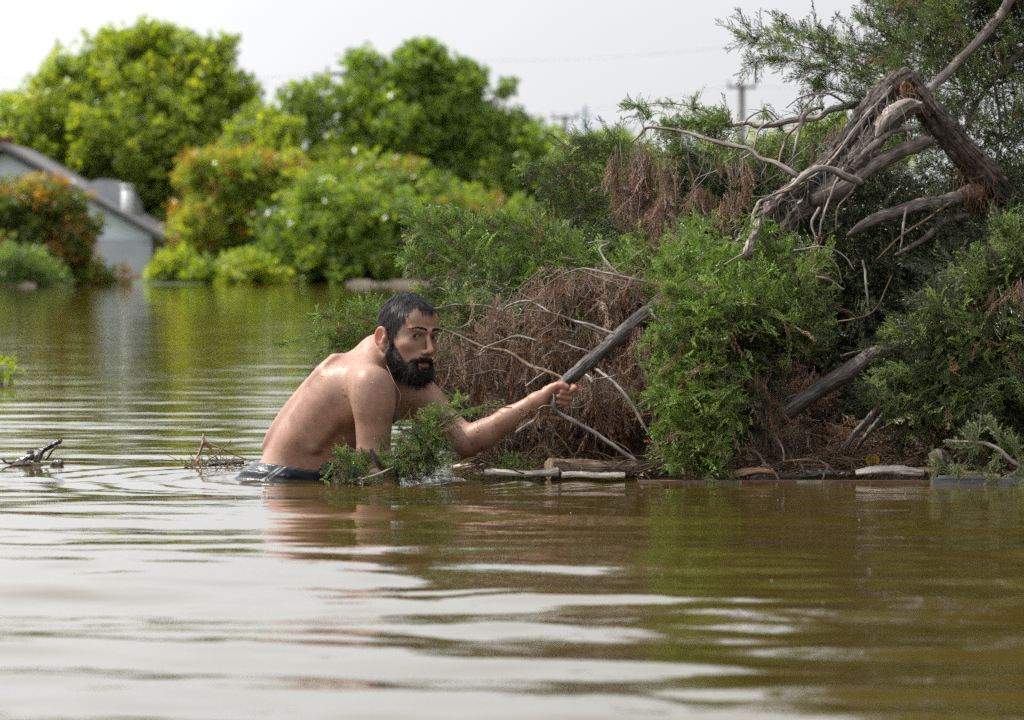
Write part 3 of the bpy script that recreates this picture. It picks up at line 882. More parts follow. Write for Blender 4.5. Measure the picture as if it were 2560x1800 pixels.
class Clumps:
    """gathers spray positions of one foliage mass and its carrying twigs"""
    def __init__(s, seed): s.r = np.random.default_rng(seed); s.p = []; s.d = []; s.s = []; s.mb = MB(); s.seed = seed
    def frond(s, pts, n, w, side=1.0, up=.15, size=1.0, stem=.0022, lift=0.0, noise=.28, t0=0.05, vz=None):
        """plume along a pixel polyline (base -> tip); w = spread in px at the base, tapering to the tip"""
        A = PL(pts); C = catmull(A, 12)
        T = np.gradient(C, axis=0); T /= np.linalg.norm(T, axis=1)[:, None]
        r = s.r
        i = (r.uniform(t0, 1, n) * (len(C) - 1)).astype(int)
        t = i / (len(C) - 1)
        wm = w * A[0, 1] / FPX * (1.05 - .75 * t)
        lat = np.cross(T[i], [0, 1, 0]); lat /= np.linalg.norm(lat, axis=1)[:, None] + 1e-9
        sg = r.choice([-1, 1], n)
        off = r.uniform(0, 1, n) ** .8
        dep = r.normal(size=n) * .5
        p = C[i] + lat * (sg * off * wm)[:, None] * .75 + np.array([0, 1, 0]) * (dep * wm)[:, None]
        p[:, 2] += lift
        d = T[i] * .85 + lat * (sg * side * (.35 + .5 * off))[:, None] + np.array([0, 1, 0]) * dep[:, None] * .5 + np.array([0, 0, up]) + r.normal(size=(n, 3)) * noise
        if vz is not None: d = d + np.array([0, 0, vz])
        s.p.append(p - d / np.linalg.norm(d, axis=1)[:, None] * .03); s.d.append(d); s.s.append(size * r.uniform(.65, 1.15, n) * (1.1 - .35 * t))
        mb_tube(s.mb, C, np.linspace(stem, stem * .35, len(C)), sides=5, cap=False)
        for k in range(max(2, n // 14)):
            j = r.integers(0, n)
            stem_geo(s.mb, C[max(0, i[j] - 3)], p[j], stem * .55, stem * .3, s.seed + k)
        return s
    def blob(s, c, rad, n, bias=(0, -.15, .5), size=1.0, noise=.30, shell=.35, radial=.8, per=9, tuft=.036):
        """ellipsoid (px, py, Y) with radii (px, px, metres), filled with tufts of sprays whose tips reach its surface"""
        r = s.r; ctr = P(*c); m = c[2] / FPX
        R = np.array([rad[0] * m, rad[2], rad[1] * m])
        n = int(n * 1.25); nt = max(3, n // per)
        d = r.normal(size=(nt, 3)); d /= np.linalg.norm(d, axis=1)[:, None]
        u = r.uniform(shell, 1, nt) ** .6
        lump = 1 + .16 * np.sin(d[:, 0] * 6 + s.seed) * np.sin(d[:, 2] * 7 + s.seed * 2) + .07 * r.normal(size=nt)
        pt = ctr + d * R * (u * lump)[:, None]
        dt = d * radial * R / R.max() + np.array(bias) + r.normal(size=(nt, 3)) * .38
        dt /= np.linalg.norm(dt, axis=1)[:, None]
        k = r.integers(0, nt, n)
        dd = dt[k] + r.normal(size=(n, 3)) * noise
        dd /= np.linalg.norm(dd, axis=1)[:, None]
        sc = size * r.uniform(.55, 1.2, n) * r.uniform(.75, 1.2, nt)[k]
        p = pt[k] + r.normal(size=(n, 3)) * tuft * size - dd * (.095 * sc)[:, None]
        ok = p[:, 2] > .0
        s.p.append(p[ok]); s.d.append(dd[ok]); s.s.append(sc[ok])
        for q in range(nt // 3):
            j = r.integers(0, nt)
            stem_geo(s.mb, ctr + (pt[j] - ctr) * .2, pt[j] - dt[j] * .05, .003, .0012, s.seed + q, .01)
        return s
    def hang(s, pts, n, drop, w=14, size=1.0, noise=.24):
        """dead sprays hanging from a pixel polyline; drop = length of the curtain in px"""
        A = PL(pts); C = catmull(A, 10)
        r = s.r
        i = (r.uniform(0, 1, n) * (len(C) - 1)).astype(int)
        m = A[0, 1] / FPX
        # clustered strands so that the curtain has gaps
        n = int(n * .56); i = i[:n]; nc = max(3, n // 13); cen = r.uniform(0, 1, nc)
        ci = r.integers(0, nc, n)
        i = np.clip((cen[ci] + r.normal(size=n) * .018) * (len(C) - 1), 0, len(C) - 1)
        i0 = i.astype(int)
        ln = r.uniform(.25, .85, nc)[ci]
        dy = r.normal(size=nc)[ci] * w * m * 1.3
        u = r.uniform(0, 1, n) ** 1.1
        p = C[i0].copy()
        p[:, 2] -= u * ln * drop * m + (r.uniform(-.5, .3, nc)[ci]) * 34 * m
        p[:, 0] += (r.normal(size=n) * (.25 + .5 * np.sin(np.clip(u, 0, 1) * 2.6)) + r.normal(size=nc)[ci] * .8) * w * m
        p[:, 1] += dy + r.normal(size=n) * w * m * .4
        d = np.array([0, 0, -1.0]) + r.normal(size=(n, 3)) * noise + np.array([.12, 0, 0]) * r.choice([-1, 1], n)[:, None]
        k = p[:, 2] > .02
        s.p.append(p[k]); s.d.append(d[k]); s.s.append(size * r.uniform(.55, 1.15, k.sum()))
        for q in range(nc):
            a = C[int(cen[q] * (len(C) - 1))]
            b = a + np.array([r.normal() * .01, r.normal() * .02, -drop * m * r.uniform(.4, 1)])
            if b[2] > 0: stem_geo(s.mb, a, b, .0016, .0008, s.seed * 31 + q)
        return s
    def obj(s, kind, root, name='foliage', twig=None):
        p, d, sc = np.concatenate(s.p), np.concatenate(s.d), np.concatenate(s.s)
        if name == 'foliage' and kind in ('bright', 'mid'):      # a few dead and duller sprays among the green
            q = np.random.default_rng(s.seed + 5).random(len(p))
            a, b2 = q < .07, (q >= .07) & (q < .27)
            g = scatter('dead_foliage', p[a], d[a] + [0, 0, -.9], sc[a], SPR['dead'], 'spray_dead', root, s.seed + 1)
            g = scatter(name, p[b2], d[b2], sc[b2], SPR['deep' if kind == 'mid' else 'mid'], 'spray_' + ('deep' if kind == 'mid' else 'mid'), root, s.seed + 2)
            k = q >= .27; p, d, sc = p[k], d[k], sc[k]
        o = scatter(name, p, d, sc, SPR[kind], 'spray_' + kind, root, s.seed)
        if s.mb.n:
            t = s.mb.obj('fine_twigs', twig or M_TWIG, root); t['kind'] = 'stuff'
        return o

def build_standing_juniper():
    root = empty('juniper_tree', [1.75, 13.9, 0], 'tall green juniper behind the snapped trunk, filling the top right corner', 'juniper')
    limb('branch', [(2700, -420, 13.5, 16), (2560, -90, 13.2, 14), (2526, 0, 13.1, 12), (2502, 36, 13.1, 11.5), (2442, 108, 13.0, 12), (2376, 174, 13.0, 12), (2318, 229, 12.95, 11)], M_SILV, root, sides=10, bark=.035, seed=3)
    limb('trunk', [(2620, 1200, 14.2, 50), (2600, 700, 14.2, 46), (2680, 200, 14.1, 40), (2740, -500, 14, 30)], M_BARK, root, sides=12, seed=4)
    limb('branch', [(2470, 130, 13.2, 5), (2490, 230, 13.2, 4), (2500, 330, 13.2, 3), (2480, 450, 13.2, 2)], M_BARKD, root, sides=7, seed=5)
    limb('branch', [(2640, 60, 13.4, 12), (2520, 160, 13.3, 9), (2430, 280, 13.2, 5), (2400, 380, 13.2, 3)], M_BARKD, root, sides=7, seed=6)
    c = Clumps(101)
    # plume reaching left against the sky
    c.frond([(2290, 215, 12.9), (2120, 150, 12.8), (1960, 105, 12.7), (1835, 92, 12.7)], 120, 62, up=.22, size=.85)
    c.frond([(2250, 150, 12.9), (2100, 110, 12.9), (1990, 75, 12.8), (1905, 72, 12.8)], 70, 34, up=.3, size=.8)
    c.frond([(2200, 220, 12.9), (2080, 170, 12.8), (1950, 150, 12.8), (1850, 160, 12.7)], 75, 30, up=.05, size=.8)
    c.frond([(2260, 270, 12.9), (2150, 240, 12.8), (2060, 215, 12.8), (2030, 205, 12.8)], 60, 34, up=.15, size=.8)
    c.frond([(2280, 130, 12.9), (2230, 90, 12.9), (2170, 60, 12.8), (2150, 40, 12.8)], 45, 40, up=.35, size=.8)
    c.blob((2230, 150, 13.1), (110, 70, .16), 130, bias=(-.3, -.1, .3), size=.9)
    c.obj('mid', root)
    c = Clumps(102)
    for q in [((2360, 60, 13.2), (150, 110, .3), 300), ((2500, 60, 13.4), (140, 150, .35), 300), ((2420, 220, 13.3), (150, 120, .25), 300), ((2520, 330, 13.4), (90, 150, .3), 260),
              ((2330, 330, 13.5), (90, 90, .2), 130), ((2430, 430, 13.5), (110, 80, .25), 180), ((2290, 10, 13.2), (80, 60, .2), 90), ((2230, 300, 13.4), (60, 50, .15), 60)]:
        c.blob(q[0], q[1], int(q[2] * .62), bias=(-.15, -.2, .1), size=.95)
    c.frond([(2400, 60, 13, ), (2330, 20, 13), (2250, -10, 13), (2190, 30, 13)], 60, 40, up=.2, size=.8)
    c.obj('mid', root)
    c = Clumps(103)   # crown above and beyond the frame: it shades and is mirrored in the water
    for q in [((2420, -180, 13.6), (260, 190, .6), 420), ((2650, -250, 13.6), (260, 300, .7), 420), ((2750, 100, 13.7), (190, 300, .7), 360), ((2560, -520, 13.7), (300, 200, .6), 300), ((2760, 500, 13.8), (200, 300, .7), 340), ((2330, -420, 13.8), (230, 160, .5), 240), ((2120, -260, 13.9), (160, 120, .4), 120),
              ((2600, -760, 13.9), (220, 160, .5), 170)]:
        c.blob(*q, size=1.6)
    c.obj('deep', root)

def build_juniper():
    root = empty('fallen_juniper_tree', [1.0, 12.9, 0], 'huge fallen juniper with a snapped grey trunk bent like an A, lying on the flood', 'fallen tree')
    # snapped trunk
    limb('trunk', [(2680, 640, 13.3, 46), (2600, 585, 13.25, 45), (2544, 541, 13.2, 42), (2472, 457, 13.1, 37), (2412, 385, 13.0, 33), (2358, 325, 12.95, 31), (2310, 264, 12.9, 31), (2278, 210, 12.87, 27), (2262, 186, 12.86, 20)], M_BARK, root, seg=16, sides=36, bark=.10, ridges=12, seed=11, wig=.02)
    limb('broken_limb', [(2268, 184, 12.85, 15), (2240, 200, 12.8, 24), (2214, 226, 12.78, 26), (2166, 290, 12.72, 27), (2118, 357, 12.66, 26), (2069, 411, 12.6, 21), (2009, 459, 12.52, 20), (1943, 507, 12.44, 17), (1907, 543, 12.34, 12), (1889, 583, 12.16, 9), (1876, 612, 12.04, 9), (1868, 640, 11.98, 12)], M_BARK, root, seg=14, sides=32, bark=.12, ridges=10, seed=12, wig=.03)
    limb('broken_limb', [(2300, 270, 12.84, 12), (2265, 272, 12.76, 19), (2226, 298, 12.7, 23), (2178, 352, 12.66, 26), (2142, 395, 12.6, 24), (2100, 440, 12.58, 22), (2045, 495, 12.55, 25), (1991, 535, 12.52, 18), (1960, 575, 12.5, 12)], M_BARK, root, seg=14, sides=30, bark=.13, ridges=9, seed=13, wig=.03)
    limb('splintered_wood', [(2306, 258, 12.70, 5), (2270, 262, 12.68, 15), (2235, 282, 12.66, 19), (2205, 315, 12.63, 13), (2190, 345, 12.61, 3)], M_SILV, root, seg=8, sides=14, bark=.16, ridges=11, seed=14, label='silvery splintered wood at the break')
    limb('branch', [(2330, 352, 12.85, 12), (2300, 360, 12.75, 17), (2238, 381, 12.68, 18), (2166, 424, 12.6, 19), (2100, 472, 12.54, 21), (2030, 500, 12.5, 14)], M_BARKD, root, seg=10, sides=16, bark=.06, seed=15)
    limb('branch', [(2290, 320, 12.74, 6), (2230, 330, 12.66, 8), (2180, 365, 12.6, 8), (2150, 388, 12.58, 5)], M_SILV, root, seg=8, sides=10, seed=16)
    limb('branch', [(2150, 455, 12.5, 9), (2118, 443, 12.45, 10), (2069, 420, 12.4, 8), (2030, 428, 12.38, 9), (1985, 462, 12.38, 7), (1940, 500, 12.38, 4)], M_SILV, root, seg=9, sides=12, bark=.05, seed=17)
    limb('branch', [(2440, 480, 13.05, 22), (2406, 493, 12.95, 20), (2350, 508, 12.85, 19), (2292, 517, 12.78, 18), (2220, 540, 12.7, 16), (2154, 566, 12.65, 12), (2120, 590, 12.62, 5)], M_BARKD, root, seg=9, sides=14, bark=.05, seed=18, knots=.06)
    limb('branch', [(2420, 540, 12.9, 9), (2358, 555, 12.8, 9), (2310, 596, 12.75, 8), (2270, 620, 12.72, 6), (2238, 638, 12.7, 4)], M_BARKD, root, seg=8, sides=9, seed=19)
    limb('branch', [(2180, 262, 12.8, 10), (2142, 262, 12.8, 10), (2081, 272, 12.82, 7.5), (2045, 295, 12.84, 8.5), (1985, 299, 12.85, 8), (1940, 310, 12.86, 7), (1901, 315, 12.87, 6.5), (1870, 306, 12.88, 6), (1829, 313, 12.9, 5), (1780, 305, 12.9, 3)], M_SILV, root, seg=8, sides=12, bark=.05, seed=20, knots=.08)
    limb('branch', [(2010, 452, 12.45, 8), (1985, 436, 12.46, 8), (1940, 410, 12.5, 7), (1901, 397, 12.55, 5.6), (1870, 372, 12.6, 5.6), (1811, 361, 12.65, 5.6), (1760, 345, 12.7, 5), (1700, 330, 12.75, 4.2), (1625, 321, 12.8, 3.8), (1600, 340, 12.8, 3.5), (1577, 357, 12.8, 2.5)], M_BARKD, root, seg=8, sides=10, bark=.04, seed=21)
    limb('log', [(1905, 1085, 12.06, 17), (1930, 1058, 12.06, 20), (2009, 1001, 12.05, 21), (2101, 946, 12.05, 22), (2183, 894, 12.07, 22.5), (2248, 866, 12.1, 21), (2340, 830, 12.4, 20), (2450, 780, 12.7, 18)], M_BARKW, root, seg=10, sides=20, bark=.045, seed=22, knots=.05, label='thick smooth lower limb sloping down to the water')
    limb('branch', [(2080, 1165, 12.3, 5), (2101, 1128, 12.3, 7), (2150, 1070, 12.3, 8), (2206, 1013, 12.35, 7), (2260, 980, 12.4, 6)], M_SILV, root, sides=9, seed=23)
    limb('branch', [(2120, 1150, 12.35, 4), (2170, 1085, 12.35, 6), (2230, 1010, 12.4, 6), (2240, 985, 12.4, 4)], M_BARKD, root, sides=9, seed=24)
    limb('branch', [(2270, 760, 12.55, 4), (2284, 744, 12.55, 6), (2340, 700, 12.6, 7), (2390, 672, 12.65, 5)], M_BARKD, root, sides=9, seed=25)
    limb('branch', [(1820, 1165, 12.15, 8), (1828, 1130, 12.15, 9), (1835, 1095, 12.2, 8), (1860, 1040, 12.3, 7)], M_SILV, root, sides=9, seed=26)
    # shaggy strips of bark coming loose from trunk and broken limbs
    rb_ = np.random.default_rng(15)
    mb = MB()
    for path, nstr in (([(2544, 541, 13.2, 42), (2472, 457, 13.1, 37), (2412, 385, 13.0, 33), (2358, 325, 12.95, 31), (2310, 264, 12.9, 31), (2278, 210, 12.87, 27)], 120),
                       ([(2240, 200, 12.8, 24), (2166, 290, 12.72, 27), (2118, 357, 12.66, 26), (2069, 411, 12.6, 21), (2009, 459, 12.52, 20), (1943, 507, 12.44, 17), (1907, 543, 12.34, 12)], 110),
                       ([(2178, 352, 12.66, 26), (2142, 395, 12.6, 24), (2100, 440, 12.58, 22), (2045, 495, 12.55, 25)], 60)):
        C, R = px_path(path, 12, 0, 1); T, N_, B_ = frames(C)
        for k in range(nstr):
            i0 = rb_.integers(0, len(C) - 14); m_ = rb_.integers(6, 14); a = rb_.uniform(0, 6.28); tw_ = rb_.normal() * .05
            ids = np.arange(i0, i0 + m_); ang = a + tw_ * np.arange(m_)
            lift_ = 1.0 + .03 * rb_.random() + np.clip(np.abs(np.linspace(-1, 1, m_)) - .55, 0, 1) * rb_.uniform(0, .9)
            Cp = C[ids] + (N_[ids] * np.cos(ang)[:, None] + B_[ids] * np.sin(ang)[:, None]) * (R[ids] * lift_)[:, None]
            mb_tube(mb, Cp, np.r_[.0005, np.full(m_ - 2, rb_.uniform(.0010, .0024)), .0004], sides=4, cap=False)
    o_ = mb.obj('bark_strips', M_BARK, root); o_['kind'] = 'stuff'
    # splintered ends at the break and the orange torn bark
    r = np.random.default_rng(5)
    mb = MB(); bks = []
    for k in range(46):
        a = P(2258 + r.uniform(-22, 40), 205 + r.uniform(-12, 55), 12.78 + r.uniform(-.03, .06))
        b = a + np.array([r.normal() * .010, -r.uniform(0, .02), r.choice([-1, -1, .7]) * r.uniform(.015, .05)])
        mb_tube(mb, np.array([a, (a + b) / 2 + r.normal(size=3) * .003, b]), [.0022, .0018, .0004], sides=4, cap=False)
    mb.obj('splinters', M_SPLIT, root)['kind'] = 'stuff'
    limb('heartwood', [(2262, 205, 12.76, 4), (2256, 225, 12.755, 7), (2262, 248, 12.75, 6), (2285, 272, 12.76, 3)], M_ORWOOD, root, seg=6, sides=12, bark=.2, ridges=9, seed=31, label='red-brown torn heartwood inside the break')
    mb = MB()
    for k in range(70):
        a = P(2440 + r.normal() * 32, 470 + r.normal() * 22, 12.92 + r.uniform(-.02, .02))
        b = a + np.array([r.normal() * .014, r.normal() * .008 - .004, -r.uniform(.01, .075)])
        mb_tube(mb, np.array([a, (a + b) / 2 + r.normal(size=3) * .004, b]), [.0015, .0014, .0005], sides=3, cap=False)
    mb.obj('torn_bark', M_ORWOOD, root)['kind'] = 'stuff'

    # bare twigs one can tell apart
    tw = [
        [(2009, 300, 12.8, 3), (1975, 330, 12.75, 3.4), (1955, 370, 12.7, 3), (1945, 420, 12.65, 2)],
        [(2060, 268, 12.76, 4), (2020, 280, 12.74, 5), (2000, 320, 12.72, 5), (1985, 380, 12.7, 3), (1980, 425, 12.7, 2)],
        [(2120, 262, 12.78, 3), (2070, 232, 12.76, 2.5), (2010, 240, 12.76, 2), (1965, 270, 12.76, 1.5)],
        [(2040, 240, 12.8, 2), (2010, 270, 12.8, 2), (1995, 300, 12.8, 1.5)],
        [(1925, 305, 12.8, 3), (1895, 330, 12.75, 3), (1880, 380, 12.7, 2.4), (1850, 400, 12.7, 1.6)],
        [(1860, 310, 12.8, 3), (1880, 285, 12.8, 2.4), (1920, 275, 12.8, 2), (1945, 300, 12.8, 1.6)],
        [(2115, 350, 12.62, 3), (2010, 456, 12.4, 3), (1930, 488, 12.35, 3), (1880, 492, 12.3, 2)],
        [(2230, 214, 12.72, 2.5), (2120, 350, 12.58, 3), (2050, 430, 12.42, 3), (1975, 468, 12.36, 2), (1905, 500, 12.3, 1.6)],
        [(2110, 420, 12.5, 4), (2080, 480, 12.44, 3.6), (2060, 540, 12.42, 3), (2050, 590, 12.4, 2)],
        [(2140, 440, 12.5, 4), (2130, 480, 12.45, 3), (2095, 520, 12.42, 2.6), (2090, 580, 12.4, 2)],
        [(2050, 520, 12.42, 4), (2030, 560, 12.4, 3.4), (2040, 600, 12.38, 2), (2020, 640, 12.36, 1.6)],
        [(1925, 495, 12.36, 5), (1895, 508, 12.3, 5), (1880, 545, 12.28, 4), (1885, 570, 12.28, 2)],
        [(1905, 520, 12.34, 4), (1885, 530, 12.3, 4), (1865, 555, 12.3, 3), (1860, 580, 12.3, 2)],
        [(1885, 578, 12.32, 6), (1862, 590, 12.28, 5), (1850, 598, 12.26, 4), (1838, 604, 12.25, 2)],
        [(1885, 592, 12.32, 5), (1910, 600, 12.3, 5), (1945, 620, 12.28, 3)],
        [(1893, 572, 12.34, 4), (1925, 578, 12.3, 4), (1945, 600, 12.28, 2.4)],
        [(1865, 565, 12.3, 3), (1850, 590, 12.28, 3), (1855, 625, 12.26, 2)],
        [(2220, 232, 12.7, 2.6), (2150, 300, 12.62, 2.5), (2090, 390, 12.5, 2.4), (2070, 400, 12.48, 2)],
        [(2385, 500, 12.82, 3), (2300, 560, 12.7, 3), (2240, 600, 12.6, 2.6), (2190, 650, 12.55, 1.6)],
        [(2265, 520, 12.7, 3), (2258, 570, 12.66, 3), (2250, 620, 12.62, 2)],
        [(2157, 650, 12.4, 3), (2166, 700, 12.36, 3), (2170, 770, 12.34, 2)],
        [(2470, 690, 12.2, 4), (2490, 665, 12.2, 4), (2540, 650, 12.2, 3)],
        [(2223, 827, 12.1, 4), (2250, 818, 12.1, 3.4), (2340, 814, 12.15, 3)],
        [(2300, 790, 12.2, 3), (2340, 775, 12.2, 3), (2400, 770, 12.2, 2)],
        [(2230, 690, 12.5, 1.8), (2180, 780, 12.4, 2.4), (2090, 805, 12.4, 2)],
        [(2100, 890, 12.3, 3), (2160, 875, 12.3, 2.6), (2210, 860, 12.3, 2)],
        [(1925, 1060, 12.1, 2), (1955, 1010, 12.1, 2.8), (1980, 990, 12.1, 3), (2010, 990, 12.1, 2)],
        [(2008, 1025, 12.15, 3), (2012, 1060, 12.15, 3), (2008, 1110, 12.15, 2)],
        [(1935, 1080, 12.0, 3), (1955, 1120, 12.0, 3), (1958, 1165, 12.0, 2)],
        [(2450, 1080, 11.9, 3), (2455, 1030, 11.9, 3), (2468, 1000, 11.9, 2)],
        [(1780, 700, 12.1, 3), (1745, 690, 12.1, 2), (1700, 715, 12.1, 2)],
        [(1810, 662, 12.0, 2), (1850, 640, 12.0, 2.2), (1900, 622, 12.0, 2)],
        [(1985, 625, 11.95, 2), (2060, 618, 11.95, 2.4), (2110, 640, 11.95, 2), (2135, 675, 11.95, 1.4)],
        [(2050, 630, 11.95, 2), (2090, 660, 11.95, 2), (2105, 705, 11.95, 1.4)],
        [(2040, 690, 11.97, 2), (2075, 700, 11.97, 2), (2110, 725, 11.97, 1.4)],
    ]
    for k, t in enumerate(tw):
        limb('twig', t, M_SILV if k % 3 else M_TWIG, root, seg=7, sides=6, bark=0, seed=40 + k, wig=.13, knots=0)
    # many thin bowed twigs hanging under the broken limbs
    mb = MB()
    for k in range(150):
        t = r.uniform(0, 1)
        if k < 85:
            a = P(1880 + 370 * t + r.normal() * 16, 560 - 340 * t + r.normal() * 22 + 12, 12.45 + .3 * t + r.uniform(-.12, .05))
            d = np.array([r.normal() * .035, -r.uniform(0, .04), -r.uniform(.03, .17)])
        else:
            a = P(1590 + 560 * t, 350 + 90 * math.sin(t * 2.5) + r.normal() * 35 - 60 * t, 12.7 + r.uniform(-.1, .15))
            d = np.array([r.normal() * .06, 0, r.choice([-1, -1, -1, .6]) * r.uniform(.04, .13)])
        m = a + d * .5 + np.array([r.normal() * .02, 0, abs(r.normal()) * .015])
        C = catmull(np.array([a, m, a + d]), 5)
        mb_tube(mb, C, np.linspace(.0016, .0006, len(C)), sides=4, cap=False)
    mb.obj('hanging_twigs', M_SILV, root)['kind'] = 'stuff'

    # ---- foliage masses
    c = Clumps(111)      # upper left fronds of the crown against sky and trees
    c.frond([(1620, 300, 12.9), (1600, 270, 12.9), (1575, 262, 12.9), (1550, 262, 12.9)], 42, 34, up=.1, size=.6)
    c.frond([(1829, 312, 12.9), (1740, 270, 12.9), (1660, 258, 12.9), (1600, 262, 12.9)], 26, 20, up=.35, size=.6, side=1.3)
    c.frond([(1780, 300, 12.9), (1740, 280, 12.9), (1735, 250, 12.9), (1750, 228, 12.9)], 22, 14, up=.4, size=.5)
    c.frond([(1960, 330, 12.9), (1920, 290, 12.9), (1900, 275, 12.9)], 26, 22, up=.2, size=.55)
    c.frond([(1830, 320, 12.85), (1780, 300, 12.85), (1720, 310, 12.85), (1650, 315, 12.85)], 110, 30, up=.15, size=.75)
    c.blob((1790, 320, 12.9), (60, 28, .06), 60, size=.7)
    c.blob((1690, 330, 12.9), (60, 24, .06), 50, size=.7)
    c.obj('bright', root)
    c = Clumps(112)
    for q in [((1900, 420, 13.0), (110, 90, .12), 140), ((1780, 440, 13.0), (110, 100, .14), 200), ((1840, 540, 13.0), (150, 70, .15), 260), ((1690, 420, 13.05), (70, 90, .1), 100),
              ((1980, 400, 13.0), (70, 60, .1), 70), ((1650, 560, 12.95), (100, 60, .12), 120), ((1760, 610, 12.9), (130, 60, .14), 160), ((2040, 330, 13.1), (70, 50, .1), 50)]:
        c.blob(*q, bias=(-.3, -.1, -.1), size=.85)
    c.obj('mid', root)
    c = Clumps(113)
    c.frond([(1600, 430, 13.0), (1520, 380, 13), (1440, 372, 13), (1380, 360, 13)], 70, 40, up=.35, size=.75)
    c.frond([(1590, 400, 13.0), (1520, 360, 13), (1480, 345, 13), (1430, 342, 13)], 50, 30, up=.5, size=.7)
    c.frond([(1560, 420, 13), (1460, 400, 13), (1370, 410, 13), (1295, 430, 13)], 90, 40, up=.25, size=.75)
    c.frond([(1560, 480, 13), (1480, 460, 13), (1400, 470, 13), (1340, 460, 13)], 100, 45, up=.1, size=.75)
    c.frond([(1570, 520, 13), (1480, 520, 13), (1400, 510, 13), (1310, 524, 13)], 80, 36, up=.1, size=.75)
    c.obj('mid', root)
    c = Clumps(114)      # big fronds rising to the left behind the man
    c.frond([(1400, 760, 12.8), (1250, 680, 12.75), (1120, 600, 12.7), (1020, 530, 12.7)], 190, 75, up=.45, size=.9)
    c.frond([(1420, 700, 12.8), (1300, 620, 12.8), (1170, 560, 12.8), (1060, 545, 12.8)], 170, 55, up=.5, size=.85)
    c.frond([(1480, 680, 12.8), (1380, 600, 12.8), (1280, 560, 12.8), (1200, 545, 12.8)], 130, 45, up=.5, size=.8)
    c.frond([(1350, 760, 12.75), (1200, 690, 12.7), (1080, 650, 12.7), (1000, 640, 12.7)], 160, 60, up=.35, size=.85)
    c.frond([(1300, 800, 12.7), (1180, 760, 12.7), (1090, 730, 12.7), (1040, 715, 12.7)], 120, 50, up=.3, size=.85)
    c.frond([(1450, 620, 12.9), (1400, 590, 12.9), (1360, 560, 12.9), (1330, 550, 12.9)], 60, 40, up=.4, size=.8)
    c.blob((1240, 720, 12.85), (150, 80, .14), 260, bias=(-.3, -.2, .4))
    c.blob((1420, 690, 12.9), (130, 70, .14), 240, bias=(-.3, -.2, .4))
    c.obj('bright', root)
    c = Clumps(115)
    c.blob((1200, 840, 12.85), (120, 110, .12), 240, bias=(-.3, -.2, .2))
    c.blob((1330, 760, 13.0), (180, 120, .12), 240, bias=(-.3, -.2, .2))
    c.blob((1560, 640, 13.05), (130, 60, .12), 140, bias=(-.3, -.2, .2))
    c.blob((1180, 860, 12.5), (70, 50, .06), 60, bias=(-.3, -.2, -.1), size=.7)
    c.blob((1420, 880, 12.5), (60, 60, .06), 60, bias=(-.3, -.2, -.1), size=.7)
    c.blob((1300, 830, 12.45), (90, 60, .06), 90, bias=(-.3, -.2, -.1), size=.7)
    c.blob((1180, 780, 12.5), (110, 60, .08), 130, bias=(-.3, -.2, .3), size=.75)
    c.blob((1500, 860, 12.5), (90, 50, .06), 60, bias=(-.2, -.2, -.1), size=.7)
    c.blob((1080, 620, 12.9), (70, 70, .08), 60, bias=(-.3, -.2, .3))
    c.obj('mid', root)
    c = Clumps(116)      # sprig stretching left behind the man's head
    c.frond([(1180, 790, 12.6), (1000, 800, 12.6), (880, 812, 12.6), (790, 840, 12.6), (670, 866, 12.6)], 90, 26, up=.3, size=.6, side=1.0)
    c.frond([(960, 810, 12.6), (880, 790, 12.6), (810, 785, 12.6), (770, 790, 12.6)], 60, 30, up=.5, size=.7)
    c.frond([(1000, 780, 12.65), (940, 775, 12.65), (900, 762, 12.65), (878, 760, 12.65)], 46, 30, up=.5, size=.7)
    c.frond([(960, 850, 12.6), (880, 850, 12.6), (820, 870, 12.6), (780, 900, 12.6)], 60, 30, up=-.3, size=.65)
    c.frond([(1000, 860, 12.6), (930, 845, 12.6), (860, 850, 12.6), (830, 860, 12.6)], 110, 45, up=.2, size=.75)
    c.frond([(1010, 870, 12.62), (950, 880, 12.62), (900, 880, 12.62), (850, 890, 12.62)], 50, 20, up=.15, size=.6)
    c.obj('bright', root)

    c = Clumps(121)      # bright hump in the middle
    for q in [((1880, 670, 12.25), (110, 75, .12), 300), ((1780, 710, 12.15), (100, 80, .12), 280), ((1880, 760, 12.05), (150, 100, .14), 380), ((1720, 650, 12.25), (90, 60, .12), 160), ((1745, 590, 12.35), (70, 36, .1), 80), ((1610, 640, 12.55), (90, 60, .1), 130), ((1650, 720, 12.4), (70, 50, .08), 90), ((1890, 610, 12.25), (40, 35, .07), 50)]:
        c.blob(*q, bias=(-.25, -.35, .65), size=.85)
    for q in [[(1895, 690, 12.3), (1900, 630, 12.3), (1905, 575, 12.3)], [(1960, 690, 12.25), (1970, 640, 12.25), (1950, 600, 12.25)], [(1830, 700, 12.2), (1790, 650, 12.2), (1750, 610, 12.2)],
              [(2000, 700, 12.0), (2040, 650, 12.0), (2060, 625, 12.0)], [(1700, 700, 12.05), (1670, 670, 12.05), (1655, 650, 12.05)]]:
        c.frond(q, 40, 30, up=.4, size=.75)
    c.obj('bright', root)
    c = Clumps(122)      # hanging column down to the water
    for q in [((1745, 780, 11.98), (105, 90, .14), 330), ((1720, 880, 11.95), (95, 90, .14), 320), ((1735, 980, 11.93), (110, 90, .14), 340), ((1720, 1080, 11.92), (95, 80, .13), 280)]:
        c.blob(*q, bias=(-.35, -.35, .45), size=.85)
